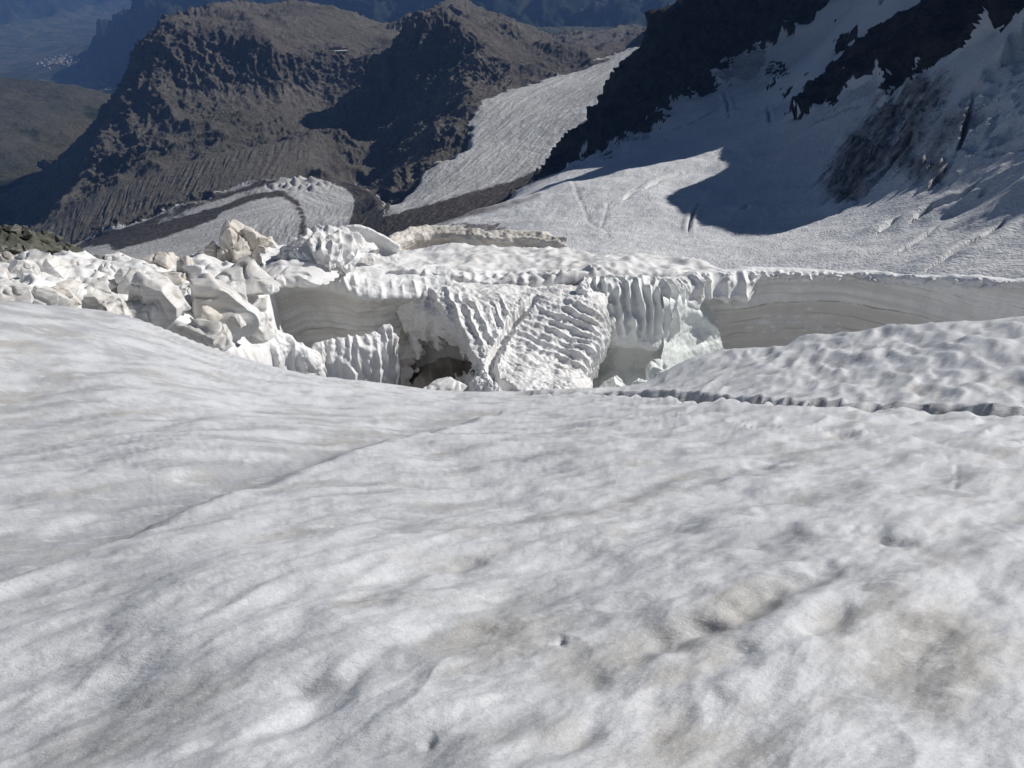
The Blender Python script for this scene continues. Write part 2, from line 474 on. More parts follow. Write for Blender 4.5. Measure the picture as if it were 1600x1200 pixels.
# ================================================================ MIDDLE: ROCK MASSIF, PEAK, GLACIER TONGUES
mid_c = [
    # the upper glacier tongue: left margin, middle, right margin
    (611, 324, 1320), (675, 250, 1620), (736, 192, 1890), (790, 138, 2130), (827, 125, 2220), (871, 118, 2290), (922, 101, 2400), (990, 74, 2600), (1000, 71, 2650),
    (640, 325, 1290), (720, 275, 1440), (790, 220, 1690), (860, 165, 1960), (930, 125, 2170), (985, 95, 2350),
    (621, 330, 1260), (682, 311, 1290), (736, 298, 1330), (797, 281, 1370), (837, 261, 1430), (895, 234, 1520), (905, 210, 1600), (922, 176, 1750), (986, 133, 1980), (1013, 84, 2400),
    (1040, 80, 2900), (1000, 90, 3100), (960, 100, 3000),
    (700, 345, 1130), (800, 330, 1100), (900, 300, 1150), (1000, 240, 1300), (1060, 180, 1600), (1100, 150, 1900),
    # knob and rock steps under the peak
    (610, 262, 1720), (640, 257, 1690), (660, 264, 1640), (607, 300, 1520), (640, 300, 1440), (695, 205, 1860), (655, 222, 1880), (622, 222, 2020), (705, 182, 1960), (738, 165, 1990),
    (640, 190, 2180), (560, 290, 2010), (590, 305, 1720), (560, 340, 1500), (660, 170, 2180),
    # the peak
    (640, 42, 2490), (655, 25, 2500), (690, 20, 2500), (715, 28, 2480), (740, 48, 2450), (765, 62, 2420), (778, 92, 2340), (790, 75, 2420), (640, 100, 2470), (690, 110, 2400), (740, 105, 2300), (765, 128, 2180), (752, 150, 2080),
    (610, 150, 2480), (570, 220, 2360), (540, 260, 2180), (600, 200, 2360), (600, 250, 2150), (620, 70, 2540), (600, 105, 2490), (690, 60, 2800), (640, 70, 2800), (740, 80, 2800),
    # rounded summit behind, dark cliff to its right
    (735, 1, 3300), (700, 8, 3300), (770, 12, 3200), (810, 35, 3050), (850, 55, 2800), (735, -5, 3600), (735, 40, 4200), (830, 70, 3900),
    (830, 66, 2640), (870, 60, 2700), (900, 68, 2700), (930, 78, 2720), (962, 75, 2760), (985, 73, 2740), (830, 100, 2440), (870, 98, 2480), (910, 95, 2500), (950, 84, 2600), (880, 90, 3400), (950, 100, 3300),
    # tower at the pass
    (1000, 50, 2850), (1015, 42, 2850), (1030, 44, 2850), (1060, 50, 2900), (990, 68, 2800),
    # massif: top
    (247, 26, 3020), (262, 15, 3030), (290, 11, 3050), (320, 20, 3060), (350, 26, 3100), (400, 18, 3200), (430, 4, 3300), (455, -2, 3320), (490, 4, 3330), (520, 14, 3380), (560, 28, 3400), (600, 42, 3350), (635, 52, 3250),
    (300, 35, 3600), (430, 30, 3900), (540, 60, 4000), (620, 75, 3900),
    (480, 60, 3060), (540, 68, 3000), (570, 79, 2960), (600, 76, 2930), (628, 65, 2900), (600, 84, 2880), (560, 85, 2880),
    # massif: faces and spurs
    (300, 40, 2900), (370, 55, 2880), (400, 60, 2850), (360, 100, 2810), (420, 72, 2860), (450, 80, 2840), (480, 80, 2880), (520, 82, 2890), (440, 130, 2790), (500, 120, 2815), (560, 110, 2810), (590, 130, 2690), (520, 160, 2680), (460, 170, 2640),
    (270, 80, 2860), (285, 130, 2790), (330, 130, 2770), (270, 170, 2700), (320, 190, 2540), (380, 170, 2630), (400, 195, 2420), (350, 210, 2360), (430, 200, 2380), (490, 195, 2330), (530, 200, 2260),
    (246, 60, 2925), (242, 95, 2850), (232, 130, 2800), (214, 160, 2770), (240, 170, 2700), (205, 195, 2680), (170, 215, 2680), (200, 240, 2520), (250, 220, 2480), (300, 230, 2380), (140, 260, 2600), (150, 290, 2430), (90, 320, 2470), (60, 345, 2450), (30, 368, 2420),
    # behind the left edge the ground falls away
    (225, 60, 3300), (200, 140, 3250), (160, 215, 3150), (110, 285, 3000), (50, 345, 2850), (0, 390, 2700), (-60, 420, 2500), (200, 200, 4000),
    # lateral moraine: crest and foot
    (40, 372, 2330), (90, 342, 2310), (130, 315, 2290), (190, 288, 2260), (250, 264, 2230), (300, 247, 2200), (350, 233, 2180), (430, 219, 2150), (500, 208, 2130),
    (60, 388, 2120), (110, 375, 2080), (150, 358, 2050), (250, 322, 1970), (350, 292, 1910), (440, 273, 1880), (500, 255, 1900),
    # lower tongue
    (120, 390, 1960), (200, 368, 1830), (250, 368, 1730), (330, 330, 1790), (400, 315, 1760), (430, 290, 1840), (480, 280, 1880), (530, 281, 1880), (555, 300, 1760), (530, 340, 1500), (480, 345, 1480), (420, 380, 1400), (350, 370, 1530), (300, 395, 1470), (200, 400, 1580), (50, 420, 1800),
    (300, 440, 1200), (500, 420, 1150), (700, 400, 950), (0, 450, 1600), (-200, 450, 1900), (-200, 440, 2400),
]
S2 = Surf(pts(mid_c), 'lin', 800.0)
X, Y, Z = polar_grid(S2, math.radians(-41), math.radians(15), 820, 1050, 4300, 520, eps=0.12, back=0.12)
P = np.stack([X, Y, Z], -1)
PX, PY = proj(P); R = np.hypot(X, Y)
wob = fbm(p3(X, Y, s=60.0), 4, 0.6, seed=2)
wx, wy = PX + wob * 7, PY + wob * 4
tongue = inpoly(wx, wy, [(600, 340), (611, 324), (640, 296), (662, 263), (675, 250), (700, 243), (726, 233), (733, 215), (736, 182), (756, 160), (790, 139), (827, 126), (871, 118), (922, 101), (960, 86), (985, 74), (1005, 70), (1017, 82), (1000, 110), (986, 132), (945, 160), (922, 175), (908, 200), (902, 216), (893, 240), (850, 275), (797, 310), (740, 345), (660, 372), (600, 372)]) & (R < 2720)
lower = inpoly(wx, wy, [(95, 392), (150, 368), (250, 335), (330, 305), (400, 285), (470, 276), (530, 279), (560, 285), (588, 300), (600, 325), (600, 372), (560, 420), (90, 420)]) & (R < 2150)
ice = tongue | lower
# relief
q = p3(X, Y, Z * 0.25, 1.0); q2 = p3(X, Y, Z, 1.0)
rk = np.where(ice, 0.0, 1.0)
rk = blur(blur(rk, 3, 0), 3, 1)
mor = inpoly(PX, PY, [(20, 372), (60, 352), (130, 312), (250, 262), (350, 231), (430, 217), (505, 207), (520, 250), (440, 275), (350, 294), (250, 325), (150, 362), (60, 395)]) & (R < 2420)
morf = blur(blur(mor.astype(float), 4, 0), 4, 1)
plateau = blur(blur((inpoly(PX, PY, [(455, 10), (640, 50), (640, 70), (600, 80), (540, 78), (480, 60), (440, 30)]) & (R > 2860)).astype(float), 5, 0), 5, 1)
rough = rk * (1 - 0.85 * morf) * (1 - 0.7 * plateau)
N = grid_normals(P)
crag = np.maximum(0.55 * smooth(-0.1, 0.35, fbm(q2 / 230.0, 3, 0.5, seed=13)), smooth(0.88, 0.62, blur(blur(np.abs(N[..., 2]), 4, 0), 4, 1)))
dn = (ridged(q / 300.0, 3, 0.5, seed=11) - 0.95) * 28 + (ridged(q / 105.0, 3, 0.5, seed=21) - 0.9) * 10 * (0.4 + 0.9 * crag) + (ridged(q / 34.0, 4, 0.62, seed=23) - 0.9) * 9 * (0.35 + 1.0 * crag) + (ridged(q2 / 12.0, 2, 0.6, seed=31) - 0.8) * 3.6 * (0.35 + crag) + np.abs(perlin(p3(X / 900.0, Y / 900.0, Z / 22.0 + 0.0012 * X), 33)) * 8 * crag
P = P + N * (dn * rough)[..., None]
# rills down the moraine flank: run across its crest line
cr = pts([(40, 372, 2330), (130, 315, 2290), (250, 264, 2230), (350, 233, 2180), (430, 219, 2150), (500, 208, 2130)])[:, :2]
dc, sc_, sd = dist_line(X, Y, cr)
P[..., 2] += morf * (np.abs(perlin(p3(sc_ / 9.0, dc / 160.0, s=1.0), 4)) * 6 + np.abs(perlin(p3(sc_ / 22.0, dc / 200.0, s=1.0), 8)) * 6 - 3) * smooth(2, 25, dc) * smooth(0.25, 0.6, np.abs(fbm(p3(sc_ / 130, dc / 200), 3, seed=6)) + 0.35)
# flow coordinates on the ice
axis1 = pts([(560, 360, 1150), (640, 325, 1290), (720, 275, 1440), (790, 220, 1690), (860, 165, 1960), (930, 125, 2170), (1000, 80, 2500)])[:, :2]
axis2 = pts([(40, 395, 2050), (250, 355, 1780), (400, 318, 1780), (480, 290, 1830), (545, 310, 1680), (530, 380, 1300)])[:, :2]
d1, s1, e1 = dist_line(X, Y, axis1); d2, s2, e2 = dist_line(X, Y, axis2)
fa = np.where(tongue, s1, s2 + 5000); fc = np.where(tongue, d1 * e1, d2 * e2)
P[..., 2] += (1 - rk) * (fbm(p3(fa / 60.0, fc / 14.0), 5, 0.6, seed=41) * 1.6 + fbm(p3(X, Y, s=9.0), 3, 0.6, seed=43) * 0.9)
# transverse ice steps where the lower tongue bends
stp = np.exp(-((PX - 470) / 45) ** 2 - ((PY - 287) / 12) ** 2) * lower
P[..., 2] += stp * np.abs(perlin(p3(X, Y, s=24.0), 51)) * 34
def band(line, w, px=PX, py=PY):
    d, s, e = dist_line(px, py, np.array(line, float))
    return np.exp(-(d / w) ** 2)
deb = band([(600, 352), (680, 330), (736, 312), (797, 297), (850, 276), (897, 240)], 13) * 1.1
deb += smooth(0, 1, inpoly(PX, PY, [(590, 345), (680, 322), (740, 305), (800, 288), (850, 268), (900, 235), (900, 300), (760, 380), (560, 390)]).astype(float)) * 0.75
deb += band([(470, 372), (474, 340), (462, 316), (440, 303), (400, 306), (330, 332), (250, 355), (150, 380)], 5.5) * 0.9
deb += band([(330, 338), (260, 362), (180, 385)], 9) * 0.9
deb += band([(548, 370), (566, 330), (566, 308), (545, 286), (520, 279)], 10) * 1.0 + inpoly(PX, PY, [(528, 280), (546, 292), (557, 312), (553, 335), (538, 376), (600, 376), (600, 300), (560, 280)]) * 0.75
deb += band([(100, 395), (150, 374), (250, 340), (330, 310), (400, 290), (450, 278)], 7) * 0.7
deb = blur(blur(np.clip(deb, 0, 1.3), 4, 0), 3, 1) * ice
ogc = pts([(885, 195, 1700)])[0]
ogr = np.hypot((X - ogc[0]) * 1.0, (Y - ogc[1]) * 0.8)
og = ogr / 6.5
ogm = smooth(190, 120, ogr) * smooth(20, 60, ogr) * tongue
grass = (inpoly(PX, PY, [(300, 185), (340, 170), (400, 175), (415, 215), (300, 240), (310, 210)]) * 0.9 + inpoly(PX, PY, [(120, 280), (200, 235), (300, 225), (300, 245), (190, 290), (100, 330)]) * 0.45 + 0.12 * (PY > 150)) * rk
grass = np.clip(blur(blur(grass, 6, 0), 6, 1), 0, 1)
cls = np.where(tongue, 1, np.where(lower, 2, np.where(mor, 3, 0)))
PM = P.copy()
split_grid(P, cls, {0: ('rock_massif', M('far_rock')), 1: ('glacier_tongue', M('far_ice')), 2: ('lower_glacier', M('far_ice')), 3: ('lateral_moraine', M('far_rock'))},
           {'debris': np.where(ice, np.clip(deb, 0, 1), np.clip(morf, 0, 1)), 'fa': fa, 'fc': fc, 'ogive': og, 'ogm': ogm, 'grass': grass, 'snow': ((np.hypot((PX - 581) / 8, (PY - 82) / 2.6) < 1 + 0.5 * wob) | (np.hypot((PX - 616) / 5, (PY - 71) / 2.2 - (PX - 616) / -8) < 1)) & (R < 3200),
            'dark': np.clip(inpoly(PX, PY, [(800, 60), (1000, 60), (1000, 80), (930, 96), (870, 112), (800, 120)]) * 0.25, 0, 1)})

# ================================================================ SNOW BOWL WITH ITS DARK ROCKS
bowl_c = [
    (600, 400, 640), (560, 440, 500), (662, 356, 720), (700, 345, 720), (736, 330, 750), (800, 302, 820), (850, 280, 860), (895, 258, 910), (950, 232, 960), (1000, 208, 1000), (1056, 152, 1070), (1112, 136, 1090), (1139, 100, 1140), (1200, 75, 1170),
    (780, 350, 620), (900, 392, 440), (900, 330, 600), (1000, 400, 400), (1000, 300, 640), (1100, 260, 740), (1100, 330, 560), (1200, 430, 330), (1200, 360, 480), (1200, 290, 650), (1200, 220, 800), (1150, 180, 950), (1230, 160, 930),
    (1300, 400, 350), (1300, 310, 540), (1300, 230, 690), (1400, 430, 290), (1400, 350, 400), (1400, 260, 530), (1400, 190, 640), (1500, 430, 265), (1500, 330, 390), (1500, 240, 480), (1500, 150, 570), (1600, 435, 250), (1600, 330, 340), (1600, 220, 430), (1600, 120, 500), (1600, 40, 570), (1520, 68, 640),
    (1800, 435, 230), (1800, 300, 300), (1800, 150, 370), (1800, 60, 430), (2000, 300, 260), (2000, 100, 330),
    # slope on the near side, under the ice edge
    (900, 470, 330), (1200, 500, 250), (1600, 520, 190), (1900, 520, 170), (700, 440, 420),
    # couloir and rocks above
    (1280, 60, 1130), (1330, 30, 1130), (1400, 10, 1080), (1240, 185, 830), (1300, 130, 860), (1370, 110, 790), (1440, 100, 720), (1310, 80, 920), (1360, 48, 930), (1440, 15, 880), (1500, 40, 720), (1590, 20, 610), (1600, -20, 640), (1500, -20, 800), (1440, -30, 930), (1380, -20, 1120),
    # dark ridge between bowl and tongue: foot and face
    (898, 248, 1010), (902, 230, 1020), (920, 182, 1060), (985, 135, 1090), (1013, 84, 1120), (1015, 45, 1140), (1035, 30, 1140), (1060, -5, 1150), (1100, 40, 1150), (1050, 100, 1120), (960, 200, 1030), (1000, 160, 1060), (1180, 30, 1190), (1250, -10, 1190), (1150, -40, 1230), (1100, -50, 1220),
    # behind it
    (880, 275, 1180), (920, 250, 1250), (1000, 210, 1300), (1040, 180, 1350), (820, 320, 1080), (700, 400, 900), (1100, 150, 1450), (760, 385, 820), (960, 250, 1500), (1060, 220, 1500),
]
Bp = list(pts(bowl_c))
# skyline of the ridge out of frame: as high as its jagged shadow on the bowl asks for
crest = np.array([(330, 1330), (400, 1150), (450, 1000), (480, 880), (500, 780), (520, 650), (550, 520), (590, 400), (640, 280), (700, 180)], float)
S0 = Surf(np.array(Bp), 'lin', 300.0)
def hit(px, py, S, lo, hi, n=400):
    hx, hy, t = ray(px, py)
    d = np.linspace(lo, hi, n)
    z = S(hx * d, hy * d)
    k = np.argmax(z > t * d)
    return np.array([hx * d[k], hy * d[k], t * d[k]])
edge = [(780, 317), (1131, 227), (1120, 243), (1131, 266), (1101, 281), (1056, 296), (1034, 309), (1060, 334), (1105, 356), (1150, 366), (1210, 366), (1262, 349), (1322, 322), (1379, 302), (1431, 297), (1484, 303), (1525, 297), (1559, 305), (1575, 330), (1600, 372)]
sky_pts = []
for ex, ey in edge:
    p0 = hit(ex, ey, S0, 250, 1200)
    best = None
    for a, b in zip(crest[:-1], crest[1:]):
        A = np.array([SUN_H, a - b]).T
        t, u = np.linalg.solve(A, a - p0[:2])
        if 0 <= u <= 1 and t > 0:
            best = t
            break
    if best is not None:
        sky_pts.append((*(p0[:2] + SUN_H * best), p0[2] + best * math.tan(SUN_EL)))
sky_pts = np.array(sky_pts)
back = sky_pts.copy(); back[:, 0] += 120; back[:, 2] -= 110
high = np.array([(525, 985, 120), (530, 1060, 140), (520, 1170, 150), (515, 1250, 110), (490, 1340, -120), (430, 1420, -260)], float)
Bp += list(sky_pts) + list(back) + list(high) + list(high + np.array([150, 0, -120]))
S1_ = Surf(np.array(Bp), 'lin', 300.0)
ep = np.array([hit(a, b, S0, 250, 1200) for a, b in edge[1:]])
es = -ep[:, 0] * SUN_H[1] + ep[:, 1] * SUN_H[0]; et = ep[:, :2] @ SUN_H
ec = ep[:, 2] - et * math.tan(SUN_EL)
eo = np.argsort(es)
def S1(x, y):
    """the ridge's flank stays below the light that reaches the lit floor of the bowl"""
    z = S1_(x, y)
    s_ = -x * SUN_H[1] + y * SUN_H[0]; t_ = x * SUN_H[0] + y * SUN_H[1]
    lim = np.interp(s_, es[eo], ec[eo]) + t_ * math.tan(SUN_EL)
    t0 = np.interp(s_, es[eo], et[eo])
    return np.where((t_ > t0 + 15) & (s_ < es.max() + 5), np.minimum(z, lim - 1.5), z)
X, Y, Z = polar_grid(S1, math.radians(-14), math.radians(68), 700, 170, 1500, 430, eps=0.2, back=0.2)
P = np.stack([X, Y, Z], -1)
PX, PY = proj(P); R = np.hypot(X, Y)
wob = fbm(p3(X, Y, Z, s=28.0), 5, 0.62, seed=2)
wx, wy = PX + wob * 16, PY + wob * 12
ridgeG = inpoly(wx, wy, [(880, 262), (898, 250), (930, 240), (960, 226), (1000, 209), (1056, 152), (1112, 136), (1127, 109), (1139, 86), (1195, 68), (1240, 56), (1255, 37), (1315, 0), (1340, -40), (1340, -400), (800, -400), (800, 250)])
ribR = inpoly(wx, wy, [(1442, 0), (1439, 19), (1409, 30), (1356, 49), (1319, 67), (1311, 79), (1285, 112), (1255, 142), (1232, 187), (1262, 180), (1270, 165), (1382, 109), (1375, 146), (1435, 116), (1457, 97), (1514, 67), (1585, 26), (1640, 10), (1640, -400), (1455, -400)])
small = inpoly(wx, wy, [(1195, 139), (1221, 97), (1229, 109), (1202, 150)]) | inpoly(wx, wy, [(1217, 152), (1238, 122), (1228, 158)])
D_cr, _, _ = dist_line(X, Y, sky_pts[np.argsort(sky_pts[:, 1])][:, :2])
upper = (PY < -6) & (Z > -40) & (wob + smooth(-60, 60, Z) > 0.35)
behind = (R > 1240) | ((PX < 905) & (R > 930))
rockm = ridgeG | ribR | small | upper | behind
rk = blur(blur(rockm.astype(float), 2, 0), 2, 1)
N = grid_normals(P)
q = p3(X, Y, Z, 1.0)
near_crest = smooth(40, 120, D_cr)
dn = (ridged(q / 90.0, 7, 0.58, seed=61) - 0.85) * 17 * (0.25 + 0.75 * near_crest) + fbm(q / 9.0, 4, 0.6, seed=63) * 3.0
P = P + N * (dn * rk)[..., None]
# snow relief
sn = 1 - rk
P[..., 2] += sn * (fbm(p3(X, Y, s=45.0), 4, 0.5, seed=71) * 2.4 + fbm(p3(X, Y, s=5.0), 3, 0.6, seed=73) * 0.35)
icefall = [(1285, 270), (1330, 214), (1375, 157), (1412, 124), (1484, 112), (1484, 142), (1442, 195), (1439, 225), (1491, 274), (1465, 292), (1424, 281), (1397, 255), (1356, 300), (1322, 319), (1292, 311)]
ifm = blur(blur(inpoly(PX + wob * 6, PY + wob * 6, icefall).astype(float), 5, 0), 5, 1)
ia, ib = hit(1290, 312, S1, 220, 1250), hit(1450, 112, S1, 220, 1250)
idr = (ib - ia)[:2] / np.linalg.norm((ib - ia)[:2])
il, ic = X * idr[0] + Y * idr[1], -X * idr[1] + Y * idr[0]
chaos = ridged(p3(il / 45.0, ic / 15.0), 5, 0.6, seed=81)
crack = np.clip(1 - np.abs(perlin(p3(il / 26.0 + 0.8 * perlin(p3(X, Y, s=14.0), 6), ic / 30.0), 83)) * 9, 0, 1)
P[..., 2] += ifm * ((chaos - 0.8) * 5 - crack * 9 + fbm(p3(X, Y, s=7.0), 3, seed=85) * 1.2)
grey2 = inpoly(PX + wob * 8, PY + wob * 8, [(1446, 225), (1465, 184), (1521, 161), (1562, 165), (1555, 180), (1521, 195), (1502, 221), (1480, 228)])
dirt = ifm * 0.55 * smooth(0.35, 1.0, chaos) + 0.38 * ifm + blur(blur(grey2.astype(float), 3, 0), 3, 1) * 0.6
dirt += inpoly(wx, wy, [(1125, 125), (1140, 85), (1190, 70), (1200, 110), (1180, 120)]) * 0.55
dirt += inpoly(wx, wy, [(1270, 178), (1375, 118), (1372, 150), (1300, 176)]) * 0.3
dirt += band([(690, 345), (740, 332), (800, 318), (840, 305)], 5, PX, PY) * 0.6 + inpoly(wx, wy, [(700, 368), (730, 352), (770, 345), (790, 352), (760, 362), (745, 374)]) * 0.9 + band([(662, 358), (760, 322), (880, 265)], 6, PX, PY) * 0.4
# crevasses: open slots, lit far lips
slots = [([(1006, 296), (1030, 283), (1075, 268)], 6, 5.5), ([(975, 312), (985, 303), (1000, 297)], 5, 4), ([(1420, 352), (1455, 330), (1500, 313), (1530, 285)], 5, 6), ([(1370, 368), (1400, 345), (1430, 330)], 5, 4.5), ([(1440, 430), (1500, 395), (1545, 370), (1570, 345)], 5, 6),
         ([(1495, 245), (1508, 205), (1522, 150)], 4, 14), ([(1076, 366), (1078, 345), (1092, 318)], 2.2, 4), ([(1040, 208), (1090, 190), (1130, 165)], 3.5, 6), ([(1130, 140), (1136, 160), (1140, 185)], 3, 6), ([(1270, 195), (1320, 172), (1345, 165)], 4, 8), ([(1200, 165), (1204, 195)], 3, 6), ([(1160, 330), (1168, 320)], 4, 4),
         ([(1395, 400), (1440, 375), (1470, 352)], 3, 2.5), ([(800, 345), (830, 338), (870, 326)], 3, 3.5), ([(1530, 310), (1550, 290)], 4, 4)]
for ln, w, dep in slots:
    l3 = np.array([hit(a, b, S1, 220, 1250)[:2] for a, b in ln])
    d, s, e = dist_line(X, Y, l3)
    L = s.max() + 1e-6
    tp = np.clip(np.sin(np.pi * np.clip(s / L, 0, 1)) + 0.15, 0, 1)
    ww = w * 0.36 * tp * (1 + 0.6 * perlin(p3(X, Y, s=12.0), 5))
    P[..., 2] += sn * (-dep * np.exp(-(d / np.maximum(ww, 0.4)) ** 4) * tp + 0.32 * dep * np.exp(-((d - w * 1.2) / (w * 1.1)) ** 2) * tp)
# faint tracks across the snow
for ln in ([(895, 285), (905, 310), (920, 345), (950, 365)], [(1010, 285), (950, 318), (940, 355)]):
    l3 = np.array([hit(a, b, S1, 220, 1250)[:2] for a, b in ln])
    d, s, e = dist_line(X, Y, l3)
    P[..., 2] -= 0.8 * np.exp(-(d / 1.6) ** 2)
s_ = -P[..., 0] * SUN_H[1] + P[..., 1] * SUN_H[0]; t_ = P[..., 0] * SUN_H[0] + P[..., 1] * SUN_H[1]
lim = np.interp(s_, es[eo], ec[eo]) + t_ * math.tan(SUN_EL) - np.abs(fbm(p3(X, Y, Z, s=35.0), 4, 0.6, seed=91)) * 14
t0 = np.interp(s_, es[eo], et[eo])
P[..., 2] = np.where((t_ > t0 + 25) & (s_ < es.max() + 5), np.minimum(P[..., 2], lim), P[..., 2])
cls = np.where(rockm, 1, 0)
split_grid(P, cls, {0: ('snow_bowl', M('bowl_snow')), 1: ('dark_rock_ridge', M('dark_rock'))}, {'dirt': np.clip(dirt, 0, 1)})

# ================================================================ NEAR SNOW SLOPE
def pz(px, py, d, z):
    """point on the bearing of a line of sight, at a distance and height"""
    hx, hy, t = ray(px, py)
    return np.stack([hx * d, hy * d, np.zeros_like(hx * d) + z], -1)
def ptz(lst):
    a = np.array(lst, float)
    hx, hy, t = ray(a[:, 0], a[:, 1])
    d = a[:, 2] / t
    return np.stack([hx * d, hy * d, a[:, 2]], -1)

fg_c = [
    (800, 1400, 0.75), (0, 1350, 1.6), (1600, 1350, 1.6), (-500, 1200, 3.4), (2100, 1200, 3.4),
    (800, 1200, 1.22), (0, 1200, 2.3), (1600, 1200, 2.25), (400, 1200, 1.55), (1200, 1200, 1.55), (800, 1050, 1.8), (400, 1050, 2.1), (1200, 1050, 2.1), (0, 1050, 3.0), (1600, 1050, 2.95),
    (800, 900, 2.8), (400, 900, 2.98), (1200, 900, 2.98), (0, 910, 4.0), (1600, 900, 4.15), (800, 800, 4.05), (400, 800, 4.3), (1200, 800, 4.2), (0, 800, 6.0), (1600, 800, 5.8),
    (800, 700, 7.0), (400, 700, 7.0), (1200, 700, 7.0), (0, 700, 9.0), (1600, 700, 9.6), (200, 700, 7.5), (800, 650, 11.2), (600, 650, 10.2), (1000, 650, 10.6), (400, 640, 10.2), (1200, 645, 10.6),
    (200, 600, 11.2), (0, 600, 11.8), (0, 540, 13.2), (400, 600, 12.8),
    # edge towards the crevasse
    (-300, 440, 17.0), (0, 475, 15.4), (100, 482, 15.5), (200, 495, 15.6), (300, 533, 15.4), (420, 573, 15.8), (500, 589, 16.5), (620, 602, 17.8), (700, 612, 18.8), (800, 614, 19.3), (900, 612, 19.2), (1010, 602, 20.0),
    # trail line and the hump beyond it on the right
    (1000, 616, 17.2), (1100, 622, 15.4), (1200, 630, 13.6), (1300, 636, 13.2), (1450, 642, 13.2), (1600, 650, 13.4), (1900, 668, 14.0),
    (1080, 562, 21.5), (1130, 548, 22.5), (1230, 544, 22.0), (1250, 529, 23.0), (1400, 512, 22.6), (1600, 495, 22.5), (1900, 475, 23.5),
    (1100, 590, 18.6), (1200, 580, 18.3), (1300, 580, 17.6), (1400, 580, 17.0), (1600, 570, 17.2), (1400, 545, 19.4), (1600, 530, 19.6),
]
SF = Surf(pts(fg_c), 'soft', 6.0)
X, Y, Z = polar_grid(SF, math.radians(-61), math.radians(57), 840, 0.35, 27.0, 450, eps=0.1, back=0.3, wide=math.radians(165))
R = np.hypot(X, Y)
PX, PY = proj(np.stack([X, Y, Z], -1))
def plan(lst, S=SF, lo=0.8, hi=26):
    return np.array([hit(a, b, S, lo, hi, 900)[:2] for a, b in lst])
lip = pts([(-500, 425, 18.5), (-300, 440, 17.3), (0, 474, 15.8), (100, 481, 15.9), (200, 494, 15.9), (300, 532, 15.7), (420, 572, 16.1), (500, 588, 16.8), (620, 600, 18.1), (700, 610, 19.1), (800, 612, 19.8), (900, 611, 19.8), (1010, 600, 20.4), (1080, 561, 21.8), (1130, 547, 22.8), (1230, 543, 22.3), (1250, 528, 23.3), (1400, 511, 22.9), (1600, 494, 22.8), (1900, 474, 23.8), (2200, 460, 25)])[:, :2]
dl, _, sl = dist_line(X, Y, lip)
beyond = np.where(sl > 0, dl, -dl)
A0 = plan([(830, 1180)])[0]; A1 = plan([(1340, 930)])[0]
dirA = (A1 - A0) / np.linalg.norm(A1 - A0)
al = X * dirA[0] + Y * dirA[1]; ac = -X * dirA[1] + Y * dirA[0]
fade_l = smooth(-8, -1.5, X + 0.25 * Y)          # the left bank is smoother
hum = fbm(p3(al / 1.3, ac / 0.55), 4, 0.52, seed=101) * 0.055 + fbm(p3(al / 0.34, ac / 0.15), 4, 0.58, seed=103) * 0.012
soft_r = np.clip(1 - np.abs(perlin(p3(al / 0.9, ac / 0.34 + 0.4 * perlin(p3(X, Y, s=0.5), 2)), 104)) * 2.4, 0, 1)
hum = hum + soft_r ** 2 * 0.018 * smooth(0.0, 0.3, fbm(p3(X, Y, s=1.6), 2, seed=106) + 0.1)
hum = hum * (0.35 + 0.65 * fade_l)
cups = fbm(p3(X, Y, s=0.75), 3, 0.5, seed=105) * 0.035 * (0.25 + 0.75 * fade_l)
left_r = fbm(p3(X / 1.6, Y / 0.35), 3, 0.5, seed=107) * 0.03 * (1 - fade_l)
big = fbm(p3(X, Y, s=4.0), 3, 0.5, seed=109) * 0.16 * smooth(1.5, 5, R)
h = hum + cups + left_r + big
# larger wind-carved scallops on the hump at the right
hm = smooth(0.0, 0.8, np.where(True, 1, 0) * smooth(12.5, 14.8, R) * smooth(6.0, 8.5, X) )
hd = np.array([0.36, 0.93]); ha = X * hd[0] + Y * hd[1]; hc = -X * hd[1] + Y * hd[0]
rp = 1 - np.abs(perlin(p3(ha / 2.4, hc / 0.8 + 0.45 * perlin(p3(ha / 1.3, hc / 1.3), 5)), 111)) * 2.2
h += hm * (np.clip(rp, 0, 1) ** 1.4 * 0.17 * (0.35 + 1.3 * np.abs(perlin(p3(ha / 1.6, hc / 1.6), 112))) + fbm(p3(ha / 0.8, hc / 0.4), 3, 0.5, seed=113) * 0.06)
# tongue of crests between slope and trail (upper right)
h += smooth(7, 9.5, R) * (1 - hm) * smooth(0, 3, X) * np.clip(1 - np.abs(perlin(p3(al / 1.3, ac / 0.6), 117)) * 2.2, 0, 1) ** 2 * 0.07
# the long crease at the left
cr_l = plan([(-200, 985), (0, 908), (90, 868), (200, 830), (330, 783), (430, 748), (560, 708), (700, 668), (760, 650)])
d, sdist, e = dist_line(X, Y, cr_l)
sd_ = d * e + 0.05 * perlin(p3(X, Y, s=0.7), 15)
crease_shade = smooth(-0.03, 0.08, sd_) * smooth(0.7, 0.3, sd_)  # shaded flank of the crease, painted into the snow colour
h -= 0.165 * smooth(-0.04, 0.40, sd_) * smooth(1.9, 0.5, sd_) * (0.8 + 0.5 * perlin(p3(X, Y, s=1.1), 16)) - 0.02 * np.exp(-((sd_ + 0.08) / 0.08) ** 2)
